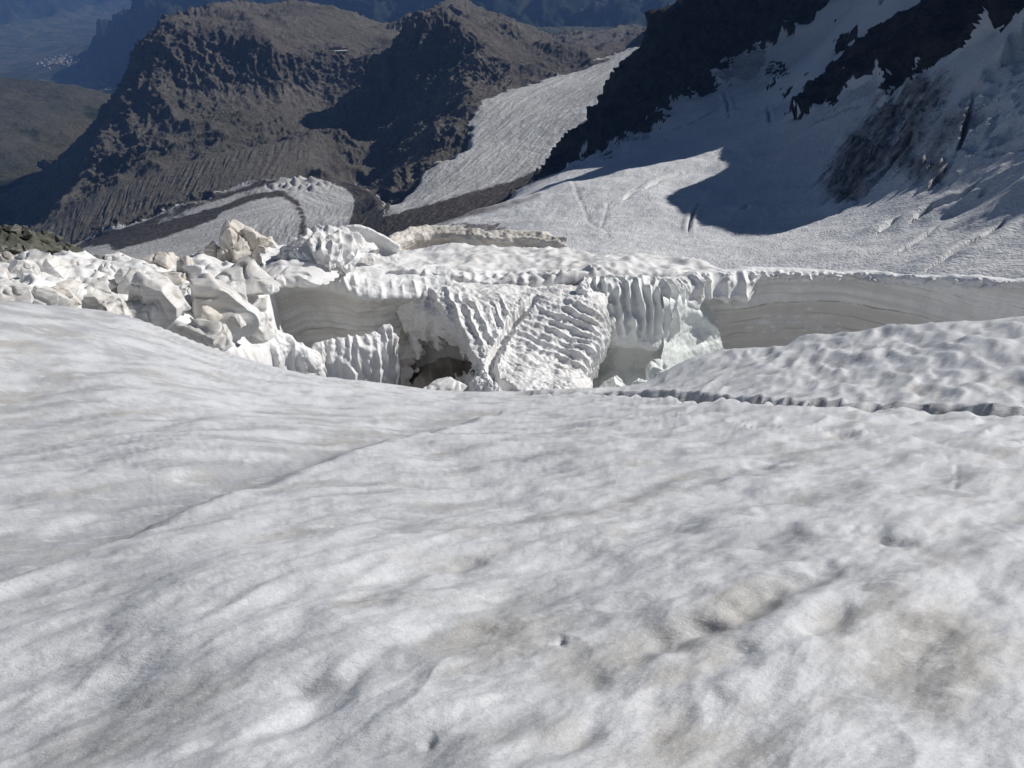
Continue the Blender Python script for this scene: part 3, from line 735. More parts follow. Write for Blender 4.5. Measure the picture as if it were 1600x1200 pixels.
# grooves
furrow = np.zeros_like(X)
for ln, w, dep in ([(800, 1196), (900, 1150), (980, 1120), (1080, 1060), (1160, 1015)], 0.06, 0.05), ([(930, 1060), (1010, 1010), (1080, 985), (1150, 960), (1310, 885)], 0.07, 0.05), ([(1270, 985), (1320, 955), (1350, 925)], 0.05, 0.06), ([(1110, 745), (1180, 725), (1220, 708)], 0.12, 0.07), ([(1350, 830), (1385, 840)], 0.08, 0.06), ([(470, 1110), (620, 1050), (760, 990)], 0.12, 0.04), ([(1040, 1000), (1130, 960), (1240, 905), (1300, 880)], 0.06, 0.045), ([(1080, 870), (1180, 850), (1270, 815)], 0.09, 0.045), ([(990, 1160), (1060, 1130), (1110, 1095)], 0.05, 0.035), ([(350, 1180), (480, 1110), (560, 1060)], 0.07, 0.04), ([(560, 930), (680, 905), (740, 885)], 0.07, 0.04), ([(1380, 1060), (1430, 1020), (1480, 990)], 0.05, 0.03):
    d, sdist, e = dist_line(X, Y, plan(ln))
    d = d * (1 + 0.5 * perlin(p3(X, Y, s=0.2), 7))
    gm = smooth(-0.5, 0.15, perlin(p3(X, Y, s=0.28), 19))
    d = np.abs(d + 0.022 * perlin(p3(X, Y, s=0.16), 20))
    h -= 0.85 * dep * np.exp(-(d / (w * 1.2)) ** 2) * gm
    furrow = np.maximum(furrow, np.exp(-(d / (w * 2.4)) ** 2) * gm)  # dirt in the grooves, also painting in the shade of the furrows
# holes and old footprints
for a, b, w, dep in ((876, 1003, .022, .028), (668, 1157, .022, .028), (1385, 838, .14, .03), (1465, 692, .1, .05), (1035, 655, .25, .10), (1185, 668, .2, .08), (1310, 675, .2, .08)):
    c = plan([(a, b)])[0]
    d = np.hypot(X - c[0], (Y - c[1]) * 0.8) * (1 + 0.6 * perlin(p3(X, Y, s=0.05), 9))
    h -= dep * np.exp(-(d / w) ** 2)
# hairline cracks
for ln in ([(1462, 690), (1470, 705), (1490, 728), (1497, 745), (1492, 765)], [(520, 820), (575, 828), (640, 838), (735, 845)], [(1545, 826), (1560, 838), (1585, 860)]):
    d, sdist, e = dist_line(X, Y, plan(ln))
    h -= 0.022 * np.exp(-((d + 0.02 * perlin(p3(X, Y, s=0.15), 3)) / 0.018) ** 2) * smooth(-0.2, 0.2, perlin(p3(X, Y, s=0.3), 4))
# the trodden trail
tr = plan([(790, 600), (800, 611), (830, 616), (880, 617), (940, 617), (1000, 618), (1080, 622), (1150, 626), (1250, 634), (1330, 638), (1450, 643), (1600, 651), (1800, 662)])
d, sdist, e = dist_line(X, Y, tr)
dw = d + 0.09 * perlin(p3(X, Y, s=0.5), 3)
tramp = perlin(p3(X, Y, s=0.42), 11) + 0.6 * perlin(p3(X, Y, s=0.21), 13)
h += (smooth(0.30, 0.17, dw) * (-0.34 + 0.09 * tramp) + np.exp(-((dw - 0.42) / 0.13) ** 2) * (0.05 + 0.11 * tramp)) * smooth(4.5, 7.0, X + 0.0 * Y + 5.0)
Zf = Z + h * smooth(0.25, -0.6, beyond)
# over the edge the snow drops into the crevasse
Zf = Zf - np.where(beyond > 0, 1.1 * beyond ** 1.6 + 0.25 * beyond, 0)
Zf = np.maximum(Zf, -19.5)
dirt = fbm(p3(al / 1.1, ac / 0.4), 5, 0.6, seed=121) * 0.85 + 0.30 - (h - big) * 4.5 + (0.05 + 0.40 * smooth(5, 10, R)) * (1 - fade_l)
dirt = np.clip(dirt + 0.38 * furrow + 0.45 * crease_shade, 0, 1)  # furrow dirt plus painted shade; along the crease only painted shade
warm = np.clip(0.32 + fbm(p3(X, Y, s=1.3), 4, 0.6, seed=123) * 1.4 + 0.25 * smooth(-2, 3, X) - 0.1, 0, 1)

def mat_near_snow():
    k = NT('near_snow')
    rot = (0, 0, -math.atan2(dirA[1], dirA[0]))
    st = k.noise(1.0, 7, 0.62, k.coord((1.1, 3.0, 1.5), rot))
    st2 = k.noise(6.0, 6, 0.65, k.coord((0.45, 1.4, 1), rot))
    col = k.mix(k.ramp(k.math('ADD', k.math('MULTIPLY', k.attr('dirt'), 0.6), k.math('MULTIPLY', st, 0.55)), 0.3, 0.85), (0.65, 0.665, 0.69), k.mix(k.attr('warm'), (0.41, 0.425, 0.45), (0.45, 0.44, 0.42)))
    col = k.mix(k.math('MULTIPLY', k.ramp(st2, 0.5, 0.75), 0.22), col, k.mix(k.attr('warm'), (0.36, 0.37, 0.385), (0.38, 0.355, 0.325)))
    col = k.mix(k.math('MULTIPLY', k.ramp(k.noise(75.0, 4, 0.8), 0.5, 0.66), 0.42), col, (0.34, 0.335, 0.33))
    col = k.mix(k.math('MULTIPLY', k.ramp(k.noise(95.0, 4, 0.8, k.coord((1, 1, 1), (0.4, 0.2, 0.7))), 0.54, 0.66), 0.5), col, (0.86, 0.865, 0.88))
    col = k.mix(k.math('MULTIPLY', k.ramp(k.noise(26.0, 5, 0.75), 0.56, 0.68), 0.3), col, (0.40, 0.395, 0.39))
    fl1 = k.noise(1.0, 6, 0.72, k.coord((2.6, 7.5, 4), rot)); fl2 = k.noise(1.0, 5, 0.7, k.coord((14, 34, 20), rot))
    col = k.mix(k.math('MULTIPLY', k.ramp(fl1, 0.54, 0.66), 0.5), col, (0.76, 0.77, 0.785))
    col = k.mix(k.math('MULTIPLY', k.ramp(fl2, 0.55, 0.7), 0.25), col, (0.34, 0.345, 0.355))
    nb = k.bump(k.noise(9.0, 6, 0.6, k.coord((0.6, 1.3, 1), rot)), 0.4, 0.05)
    nb = k.bump(fl2, 0.4, 0.012, nb)
    nb = k.bump(k.noise(160.0, 4, 0.75), 0.55, 0.005, nb)
    return k.done(col, k.math('ADD', 0.42, k.math('MULTIPLY', st2, 0.35)), nb, 0.35)

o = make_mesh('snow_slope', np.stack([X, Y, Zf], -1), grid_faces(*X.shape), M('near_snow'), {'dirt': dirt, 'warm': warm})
o['kind'] = 'structure'

# ================================================================ THE BROKEN ICE BEYOND THE SLOPE
def mat_ice(name, white, dirty, stain, layers=0.5, green=0.0, bump=1.0):
    k = NT(name)
    n1 = k.noise(1.1, 6, 0.6); n2 = k.noise(6.0, 6, 0.65)
    col = k.mix(k.ramp(n1, 0.38, 0.68), white, dirty)
    col = k.mix(k.math('MULTIPLY', k.ramp(n2, 0.5, 0.75), 0.3), col, dirty)
    # yearly layers in the firn, and dust washed down from them
    lay = k.noise(1.0, 5, 0.7, k.coord((0.12, 0.12, 5.5), (0.05, 0.04, 0)))
    col = k.mix(k.math('MULTIPLY', k.ramp(lay, 0.52, 0.66), layers), col, stain)
    up = k.n('ShaderNodeSeparateXYZ'); k.t.links.new(k.geo.outputs['Normal'], up.inputs[0])
    thin = k.noise(1.0, 3, 0.6, k.coord((0.3, 0.3, 22.0), (0.04, 0.05, 0)))
    col = k.mix(k.math('MULTIPLY', k.ramp(thin, 0.58, 0.7), layers * 0.6), col, stain)
    col = k.mix(k.math('MULTIPLY', k.ramp(k.noise(17.0, 6, 0.8), 0.52, 0.66), 0.38), col, tuple(c * 0.78 for c in dirty))
    col = k.mix(k.math('MULTIPLY', k.ramp(k.noise(2.6, 6, 0.75, dist=0.6), 0.55, 0.68), 0.5), col, stain if layers > 0.3 else tuple(c * 0.88 for c in dirty))
    if green > 0:
        col = k.mix(green, col, (0.74, 0.80, 0.775))
    nb = k.bump(k.noise(5.0, 6, 0.62), 0.4 * bump, 0.06)
    nb = k.bump(k.noise(40.0, 4, 0.65), 0.3 * bump, 0.012, nb)
    return k.done(col, 0.55, nb, 0.35)
def mat_white_ice(): return mat_ice('white_ice', (0.84, 0.845, 0.85), (0.73, 0.725, 0.715), (0.66, 0.61, 0.54), 0.25)
def mat_tan_ice(): return mat_ice('tan_ice', (0.74, 0.71, 0.66), (0.58, 0.535, 0.475), (0.40, 0.325, 0.25), 0.4)
def mat_grey_ice(): return mat_ice('grey_ice', (0.74, 0.735, 0.715), (0.60, 0.59, 0.57), (0.42, 0.38, 0.32), 0.6, 0.0, 0.6)
def mat_green_ice(): return mat_ice('green_ice', (0.86, 0.89, 0.87), (0.76, 0.79, 0.765), (0.68, 0.66, 0.60), 0.15, 0.3, 0.5)
def mat_pillar_ice(): return mat_ice('pillar_ice', (0.85, 0.86, 0.855), (0.76, 0.775, 0.76), (0.70, 0.69, 0.65), 0.15, 0.1)
def mat_wall_ice():
    k = NT('wall_ice')
    n1 = k.noise(0.9, 6, 0.6); n2 = k.noise(5.0, 6, 0.65)
    col = k.mix(k.ramp(n1, 0.35, 0.68), (0.86, 0.86, 0.845), (0.74, 0.74, 0.72))
    soft = k.noise(1.0, 4, 0.6, k.coord((0.10, 0.10, 3.0), (0.03, 0.02, 0)))
    col = k.mix(k.math('MULTIPLY', k.ramp(soft, 0.46, 0.62), 0.55), col, (0.60, 0.575, 0.535))
    fine = k.noise(1.0, 5, 0.7, k.coord((0.22, 0.22, 14.0), (0.03, 0.02, 0)))
    col = k.mix(k.math('MULTIPLY', k.ramp(fine, 0.52, 0.68), 0.45), col, (0.57, 0.56, 0.54))
    # three strong dust horizons of past summers
    sep = k.n('ShaderNodeSeparateXYZ'); k.t.links.new(k.geo.outputs['Position'], sep.inputs[0])
    wv = k.math('MULTIPLY', k.math('SUBTRACT', k.noise(1.0, 4, 0.6, k.coord((0.22, 0.22, 0.4))), 0.5), 0.5)
    zz = k.math('ADD', k.math('ADD', sep.outputs[2], wv), k.math('MULTIPLY', sep.outputs[0], -0.055))
    for z0, th, st in ((-14.0, 0.045, 0.55), (-15.35, 0.06, 0.8), (-16.05, 0.05, 0.75), (-16.7, 0.07, 0.6)):
        dd = k.math('ABSOLUTE', k.math('SUBTRACT', zz, z0))
        brk = k.ramp(k.noise(1.0, 4, 0.7, k.coord((0.8, 0.8, 1.5))), 0.35, 0.6)
        col = k.mix(k.math('MULTIPLY', k.math('MULTIPLY', k.math('SUBTRACT', 1.0, k.ramp(dd, th * 0.3, th)), brk), st), col, (0.26, 0.21, 0.16))
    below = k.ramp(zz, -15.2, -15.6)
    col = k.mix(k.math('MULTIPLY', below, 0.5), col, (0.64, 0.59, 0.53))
    drip = k.noise(1.0, 5, 0.6, k.coord((1.6, 1.6, 0.12)))
    col = k.mix(k.math('MULTIPLY', k.ramp(drip, 0.5, 0.7), 0.3), col, (0.58, 0.59, 0.59))
    # fresh snow lies wherever the surface is not steep
    up = k.n('ShaderNodeSeparateXYZ'); k.t.links.new(k.geo.outputs['Normal'], up.inputs[0])
    col = k.mix(k.ramp(k.math('ADD', up.outputs[2], k.math('MULTIPLY', k.math('SUBTRACT', n2, 0.5), 0.7)), 0.22, 0.45), col, (0.83, 0.835, 0.84))
    nb = k.bump(k.noise(1.0, 5, 0.65, k.coord((1.2, 1.2, 9.0))), 0.5, 0.05)
    nb = k.bump(k.noise(30.0, 4, 0.65), 0.3, 0.015, nb)
    return k.done(col, 0.6, nb, 0.3)
def mat_block_ice():
    m = mat_ice('block_ice', (0.80, 0.80, 0.795), (0.63, 0.615, 0.59), (0.46, 0.405, 0.34), 0.35)
    return m
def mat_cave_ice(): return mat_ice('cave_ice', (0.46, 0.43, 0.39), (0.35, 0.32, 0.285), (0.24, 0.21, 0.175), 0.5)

plat_z = ptz([(840, 462, -12.9), (700, 447, -12.5), (600, 440, -12.3), (900, 440, -12.8), (1000, 436, -12.8), (1100, 428, -12.9), (1200, 426, -13.0), (1300, 428, -13.1), (1400, 431, -12.8), (1500, 437, -12.2), (1600, 439, -11.7), (1800, 440, -11.2), (2100, 430, -10.6),
    (800, 415, -13.6), (950, 410, -13.5), (1100, 421, -13.4), (660, 398, -14.5), (600, 400, -14.2), (700, 385, -15.3), (800, 391, -14.8), (880, 391, -14.4), (1000, 399, -14.0), (1100, 409, -13.7),
    (-300, 425, -8.2), (0, 432, -8.9), (0, 412, -10.0), (100, 442, -9.0), (100, 412, -11.2), (200, 470, -9.3), (200, 420, -11.0), (300, 495, -9.9), (300, 440, -10.8), (300, 405, -12.2), (400, 530, -11.3), (400, 450, -11.2), (400, 405, -12.6), (480, 560, -12.4), (470, 430, -11.9), (530, 410, -13.2)])
fall = [pz(px, 425, d, z) for px, d, z in ((1200, 33, -15.2), (1300, 33, -15.4), (1400, 33, -15.2), (1500, 32.5, -14.8), (1600, 32, -14.4), (1800, 31, -13.8))] + [pz(px, 400, d, z) for px, d, z in ((-300, 40, -22), (0, 42, -23), (200, 44, -24), (400, 47, -26), (600, 52, -30), (800, 50, -30), (1000, 46, -28), (1200, 42, -26), (1400, 40, -24), (1600, 38, -22), (1900, 36, -20), (0, 70, -42), (400, 75, -48), (800, 75, -50), (1200, 70, -48), (1600, 62, -42))]
SP = Surf(np.vstack([plat_z, np.array(fall)]), 'lin', 10.0)
rim = np.vstack([pts([(-600, 430, 23), (-200, 440, 21), (0, 445, 20)])[:, :2], ptz([(150, 480, -9.2), (300, 515, -10.0), (400, 548, -11.4), (440, 560, -12.2)])[:, :2],
    ptz([(440, 437, -12.0), (520, 447, -12.2), (600, 455, -12.4), (690, 458, -12.6), (840, 470, -13.0), (930, 455, -13.0), (1000, 445, -13.0), (1060, 440, -13.0), (1100, 432, -13.0), (1200, 429, -13.1), (1300, 431, -13.2), (1400, 434, -12.9), (1500, 440, -12.3), (1600, 442, -11.8), (1800, 446, -11.3), (2200, 440, -10.6)])[:, :2]])
X, Y, Z = polar_grid(SP, math.radians(-56), math.radians(56), 760, 14.5, 74.0, 330, eps=0.3, back=0.5)
R = np.hypot(X, Y)
dr, _, sr = dist_line(X, Y, rim)
inside = np.where((sr > 0) | (R > 34), dr, -dr)   # > 0: on the plateau side
bl = smooth(9, -2, X)                            # rubble is at the left
Z = Z + fbm(p3(X, Y, s=2.6), 4, 0.5, seed=131) * (0.30 - 0.18 * smooth(8, 11, X)) + (1 - np.abs(perlin(p3(X / 1.0, Y / 0.7), 133)) * 2) * 0.07 + fbm(p3(X, Y, s=0.5), 3, 0.55, seed=135) * 0.05
rub = smooth(-4.5, -7.0, X + 0.12 * (Y - 20))
Z = Z + rub * (fbm(p3(X, Y, s=2.2), 4, 0.5, seed=137) * 0.55 + (ridged(p3(X, Y, s=0.9), 3, 0.5, seed=139) - 0.9) * 0.12)
_, rs_, _ = dist_line(X, Y, rim)
rz = smooth(-6.5, -4.5, X) * smooth(5.0, 3.5, X) * smooth(3.6, 1.4, np.abs(inside)) 
Z = Z + rz * flute(rs_ / 0.5 + 0.5 * perlin(p3(X, Y, s=0.8), 5) + 0.25 * inside, 1.0, inside / 1.2, 143) * 0.20
Z = Z + smooth(10, 9, X) * (1 - rub) * np.clip(1 - np.abs(perlin(p3(X / 0.9, Y / 0.8), 145)) * 2.2, 0, 1) * 0.10
pxi, _ = proj(np.stack([X, Y, Z], -1))
shift = 1.15 * smooth(405, 450, pxi)
edge_k = smooth(-0.55, 0.0, inside - shift)
Zt = Z * edge_k + (-19.0 + fbm(p3(X, Y, s=1.5), 3, 0.5, seed=141) * 0.8) * (1 - edge_k)
o = make_mesh('ice_field', np.stack([X, Y, Zt], -1), grid_faces(*X.shape), M('white_ice'))
o['kind'] = 'structure'

def cubic(A, n):
    """Catmull-Rom resampling along axis 0"""
    A = np.asarray(A, float)
    m = len(A)
    t = np.linspace(0, m - 1, n); i = np.clip(t.astype(int), 0, m - 2); f = (t - i)
    f = f.reshape(-1, *([1] * (A.ndim - 1)))
    g = lambda k: A[np.clip(k, 0, m - 1)]
    p0, p1, p2, p3_ = g(i - 1), g(i), g(i + 1), g(i + 2)
    return 0.5 * (2 * p1 + (p2 - p0) * f + (2 * p0 - 5 * p1 + 4 * p2 - p3_) * f * f + (3 * p1 - p0 - 3 * p2 + p3_) * f ** 3)
def loft(name, rows, nu, nv, disp, mat, parent=None, hole=None):
    """rows run from the back over the edge and down the face; columns from left to right"""
    rows = np.asarray(rows, float)
    A = cubic(rows, nv)                          # nv x cols x 3
    A = cubic(A.transpose(1, 0, 2), nu)          # nu x nv x 3
    N = -grid_normals(A)
    U = np.cumsum(np.linalg.norm(np.diff(A.mean(1), axis=0, prepend=A.mean(1)[:1]), axis=-1))[:, None] + np.zeros((nu, nv))
    V = np.concatenate([np.zeros((nu, 1)), np.cumsum(np.linalg.norm(np.diff(A, axis=1), axis=-1), 1)], 1)
    if disp is not None:
        A = A + N * disp(A, U, V, nu, nv)[..., None]
    Fq = grid_faces(nu, nv, True)
    if hole is not None:
        hx_, hy_ = proj(A)
        cn = fbm(p3(A[..., 0], A[..., 1], A[..., 2], 0.8), 4, 0.6, seed=261) * 20
        cut = inpoly(hx_ + cn, hy_ + cn * 0.7, hole).ravel()
        Fq = Fq[~cut[Fq].all(1)]
    return make_mesh(name, A, Fq, M(mat), parent=parent)
CAVE = [(645, 606), (640, 590), (652, 560), (670, 540), (690, 531), (708, 534), (722, 546), (731, 560), (735, 576), (724, 590), (705, 606)]
def rowspt(rows):
    return np.array([pts(r) for r in rows])
def wall_rows(cols, prof):
    out = []
    for dd, dz in prof:
        r = []
        for c in cols:
            px, py, z = c[:3]
            hx, hy, t = ray(px, py)
            d = z / t
            r.append((hx * (d + dd), hy * (d + dd), z + dz * (c[3] if len(c) > 3 else 1.0)))
        out.append(r)
    return np.array(out)
vn = lambda nu, nv: np.linspace(0, 1, nv)[None, :] + np.zeros((nu, 1))

# --- the long layered wall at the right
def d_wall(A, U, V, nu, nv):
    v = vn(nu, nv)
    face = smooth(0.30, 0.42, v)
    edge_ = np.exp(-((v - 0.36) / 0.06) ** 2)
    lay = perlin(p3(U / 6.0, A[..., 2] / 0.22), 3) * 0.035 + perlin(p3(U / 9.0, A[..., 2] / 0.7), 5) * 0.07
    left = smooth(4.8, 3.6, U)
    slump = (flute(U / 0.75 + 0.4 * perlin(p3(U / 1.0, V / 1.5), 4), 1.2, V) * 0.25 + 0.1 + 0.9 * smooth(0.3, 0.6, v)) * smooth(0.25, 0.4, v) * smooth(0.62, 0.5, v + 0.06 * perlin(p3(U / .5, V / 2), 6)) * left
    return fbm(p3(A[..., 0], A[..., 1], A[..., 2], 1.6), 4, 0.55, seed=151) * 0.14 + face * lay + edge_ * np.maximum(fbm(p3(U, V, s=0.45), 4, 0.6, seed=153), -0.05) * 0.35 + slump
wc = [(1035, 440, -13.0), (1060, 436, -13.0), (1100, 428, -13.0), (1150, 426, -13.0), (1200, 425, -13.1), (1260, 426, -13.15), (1330, 428, -13.15), (1400, 431, -12.85), (1470, 435, -12.5), (1540, 438, -12.05), (1600, 439, -11.75), (1700, 440, -11.4), (1850, 440, -11.0), (2050, 436, -10.6)]
prof = [(3.0, -1.9), (1.2, -0.42), (0.4, -0.03), (0.0, 0.02), (-0.16, -0.25), (-0.10, -0.6), (0.0, -1.3), (0.05, -2.1), (0.0, -3.0), (-0.05, -4.2), (-0.3, -6.0)]
w = loft('ice_wall', wall_rows(wc, prof), 400, 180, d_wall, 'wall_ice')
tag(w, 'long grey wall of layered firn across the crevasse, right of the snow bridge', 'ice wall')

# --- snow bridge with slanting flutes, crossed by the trail
br = [
    [(600, 442, 26.5), (640, 440, 26.8), (690, 438, 27.0), (760, 440, 27.2), (830, 443, 27.3), (890, 446, 27.2), (930, 448, 27.2), (955, 450, 27.2)],
    [(610, 470, 26.3), (650, 458, 25.9), (690, 453, 25.4), (760, 460, 25.3), (835, 466, 25.4), (895, 466, 25.4), (930, 474, 25.4), (950, 478, 26.2)],
    [(625, 500, 26.2), (665, 490, 25.0), (712, 490, 24.1), (768, 497, 24.1), (815, 503, 24.1), (890, 507, 24.2), (936, 514, 24.3), (950, 516, 25.6)],
    [(640, 535, 26.0), (690, 525, 24.7), (730, 530, 23.1), (770, 533, 22.9), (797, 537, 22.9), (880, 543, 23.1), (929, 548, 23.2), (942, 552, 25.0)],
    [(655, 565, 25.8), (705, 562, 24.6), (738, 563, 22.2), (768, 564, 21.7), (785, 565, 21.7), (860, 572, 22.0), (916, 575, 22.5), (930, 580, 24.6)],
    [(665, 590, 25.4), (712, 592, 24.3), (737, 588, 21.6), (762, 588, 20.8), (780, 589, 20.8), (850, 590, 21.0), (908, 590, 21.8), (925, 598, 24.2)],
    [(675, 625, 24.6), (715, 620, 23.3), (735, 612, 20.5), (760, 607, 20.0), (785, 606, 19.9), (850, 605, 20.1), (905, 604, 20.8), (922, 625, 23.6)],
    [(680, 690, 23.6), (715, 690, 22.0), (735, 690, 19.7), (760, 680, 19.0), (785, 670, 18.9), (850, 670, 19.1), (900, 680, 20.0), (920, 690, 23.0)],
]
tr_b = pts([(838, 466, 25.4), (815, 490, 24.5), (800, 510, 23.9), (785, 535, 22.9), (770, 560, 21.8), (767, 575, 21.3), (772, 590, 20.7), (790, 603, 20.0), (810, 612, 19.5)])[:, :2]
def d_bridge(A, U, V, nu, nv):
    v = vn(nu, nv)
    x, y = A[..., 0], A[..., 1]
    wob = perlin(p3(x, y, s=0.9), 3) * 0.5 + perlin(p3(x, y, s=0.35), 4) * 0.14
    leftp = smooth(0.2, -0.6, x)
    ph1 = (x * 0.62 + y * 1.55) / 0.62 + wob      # right of the trail: slanting down to the right
    ph2 = (x * 1.5 + y * 0.62) / 0.62 + wob       # left: steeper
    f = flute(ph1, 1.1, ph2 * 0.3) * (1 - leftp) + flute(ph2, 1.1, ph1 * 0.3) * leftp
    zone = smooth(0.10, 0.2, v) * smooth(0.72, 0.6, v)
    d, s, e = dist_line(x, y, tr_b)
    d = d + 0.05 * perlin(p3(x, y, s=0.2), 6)
    cut = smooth(0.21, 0.12, d) * (-0.36 + 0.08 * perlin(p3(x, y, s=0.1), 8)) + np.exp(-((d - 0.28) / 0.12) ** 2) * (0.05 + 0.06 * perlin(p3(x, y, s=0.1), 9))
    cut = cut * smooth(0.10, 0.14, v)
    return f * 0.21 * zone * (0.65 + 0.5 * perlin(p3(x, y, s=1.2), 12)) * smooth(0.0, 0.12, d) + cut + fbm(p3(x, y, A[..., 2], 0.9), 4, 0.55, seed=161) * 0.10 + fbm(p3(x, y, A[..., 2], 0.22), 3, 0.6, seed=163) * 0.05
b = loft('snow_bridge', rowspt(br), 330, 300, d_bridge, 'white_ice', hole=CAVE)
tag(b, 'white fluted snow bridge carrying the trodden trail across the crevasse', 'snow bridge')

# --- pillar with upright flutes right of the bridge
pc = [(905, 452, -12.9), (925, 447, -12.9), (950, 441, -12.8), (980, 439, -12.8), (1010, 440, -12.8), (1035, 444, -12.85), (1055, 452, -12.95), (1062, 468, -13.1)]
pd = [0.9, -0.1, -0.7, -1.0, -1.0, -0.8, -0.1, 0.9]
rows = []
for dd, dz in [(2.8, -1.0), (1.4, -0.15), (0.8, 0.0), (0.45, -0.15), (0.05, -0.6), (-0.45, -1.1), (-0.85, -1.6), (-0.9, -2.1), (-0.3, -2.5), (0.35, -3.0), (0.2, -3.7), (-0.6, -4.3), (-0.8, -6.0)]:
    r = []
    for (px, py, z), k in zip(pc, pd):
        hx, hy, t = ray(px, py); dist = z / t + dd + (k if dz < -0.05 else 0.3 * k)
        r.append((hx * dist, hy * dist, z + dz))
    rows.append(r)
def d_pillar(A, U, V, nu, nv):
    v = vn(nu, nv)
    wob = perlin(p3(U / 0.7, V / 0.8), 3) * 0.35
    cutl = 0.52 + 0.08 * perlin(p3(U / 0.35, V * 0), 5)
    return flute((U - 0.25 * V) / 0.40 + wob, 1.0, V / 0.9) * 0.32 * smooth(0.12, 0.26, v) * smooth(cutl, cutl - 0.08, v) + fbm(p3(A[..., 0], A[..., 1], A[..., 2], 0.8), 4, 0.5, seed=171) * 0.12
b = loft('fluted_ice_pillar', np.array(rows), 240, 240, d_pillar, 'pillar_ice')
tag(b, 'bulging ice pillar with upright sharp flutes between snow bridge and layered wall', 'ice pillar')

# --- concave layered wall left of the cave
lc = [(415, 436, -11.6), (440, 426, -11.75), (470, 427, -11.9), (520, 440, -12.1), (560, 460, -12.3), (600, 464, -12.4), (640, 462, -12.5), (680, 458, -12.55), (705, 462, -12.6)]
ld = [0.2, -0.3, 0.0, 0.2, 0.5, 0.7, 0.7, 0.4, -0.2]
rows = []
for dd, dz in [(2.2, 0.25), (0.9, 0.22), (0.25, 0.10), (-0.05, -0.08), (-0.02, -0.35), (0.15, -0.8), (0.25, -1.4), (0.2, -2.2), (0.0, -3.2), (-0.4, -4.6), (-0.6, -6.5)]:
    r = []
    for (px, py, z), k in zip(lc, ld):
        hx, hy, t = ray(px, py); dist = z / t + dd + k * smooth(0.0, -1.2, dz)
        r.append((hx * dist, hy * dist, z + dz))
    rows.append(r)
def d_left(A, U, V, nu, nv):
    v = vn(nu, nv)
    scal = flute(U / 0.46 + 0.25 * perlin(p3(U / 0.8, V), 3), 1.0) * 0.19 * smooth(0.02, 0.14, v) * smooth(0.46, 0.32, v + 0.05 * np.sin(U * 2)) * (0.10 + 1.5 * np.abs(perlin(p3(U / 0.9, V / 1.2), 8)))
    lay = (perlin(p3(U / 5.0, A[..., 2] / 0.16), 5) * 0.04 + perlin(p3(U / 5.0, A[..., 2] / 0.5), 6) * 0.08) * smooth(0.3, 0.45, v)
    return scal + lay + fbm(p3(A[..., 0], A[..., 1], A[..., 2], 1.0), 4, 0.5, seed=181) * 0.12
b = loft('concave_ice_wall', np.array(rows), 300, 220, d_left, 'wall_ice', hole=CAVE)
tag(b, 'curved layered ice wall with scalloped white upper edge, left of the cave', 'ice wall')

# --- back of the cave under the bridge
cc = [(622, 560, -15.2), (645, 525, -14.4), (690, 512, -14.0), (725, 522, -14.2), (755, 560, -14.8)]
rows = []
for dd, dz in [(0.3, 0.2), (0.9, 0.35), (1.8, 0.1), (2.3, -0.8), (2.0, -1.6), (1.0, -2.2), (-2.0, -2.6)]:
    rows.append([tuple(pz(px, py, z / ray(px, py)[2] + dd, z + dz)) for px, py, z in cc])
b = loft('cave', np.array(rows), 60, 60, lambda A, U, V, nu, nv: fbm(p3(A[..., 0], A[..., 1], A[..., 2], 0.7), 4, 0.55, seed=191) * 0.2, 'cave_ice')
tag(b, 'dark brown hollow melted under the left flank of the snow bridge', 'ice cave')

# --- low fluted ridges just behind the edge of the slope
def ridge_obj(name, cols, prof, fl, label, seed, mat='white_ice', slant=0.0, nu=200, nv=120):
    def dd_(A, U, V, nu, nv):
        v = vn(nu, nv)
        return flute((U + slant * V) / fl[0] + 0.5 * perlin(p3(U / 0.6, V / 0.9), seed), 1.0, V / 0.8, seed) * fl[1] * (0.25 + 1.4 * np.abs(perlin(p3(U / 0.8, V / 0.9), seed + 3))) * smooth(0.15, 0.35, v) + fbm(p3(A[..., 0], A[..., 1], A[..., 2], 0.7), 4, 0.55, seed=seed) * 0.13
    b = loft(name, wall_rows(cols, prof), nu, nv, dd_, mat)
    return tag(b, label, 'ice ridge')
lowp = [(1.6, -3.5), (1.0, -1.5), (0.55, -0.35), (0.22, 0.0), (0.0, -0.02), (-0.2, -0.3), (-0.35, -0.9), (-0.5, -1.8), (-0.7, -3.2), (-0.9, -6.0)]
ridge_obj('fluted_ice_ridge', [(490, 553, -12.6), (500, 543, -12.5), (525, 537, -12.45), (555, 530, -12.4), (585, 522, -12.4), (602, 515, -12.35), (613, 520, -12.5), (620, 540, -12.9)], lowp, (0.33, 0.20), 'low ridge with upright white flutes in front of the concave wall', 201)
ridge_obj('scalloped_ice_ridge', [(320, 538, -11.2), (350, 530, -11.3), (390, 528, -11.4), (430, 527, -11.6), (450, 530, -11.8), (470, 541, -12.1), (490, 550, -12.4), (505, 560, -12.8)], lowp, (0.55, 0.16), 'long low scalloped white ridge between slope edge and broken blocks', 203)
ridge_obj('striped_ice_ridge', [(165, 488, -9.0), (180, 478, -9.05), (200, 474, -9.1), (230, 477, -9.3), (258, 481, -9.5), (280, 488, -9.7), (295, 502, -10.1)], lowp, (0.30, 0.12), 'grey striped ridge front edge below the tilted prism block', 205, 'grey_ice')

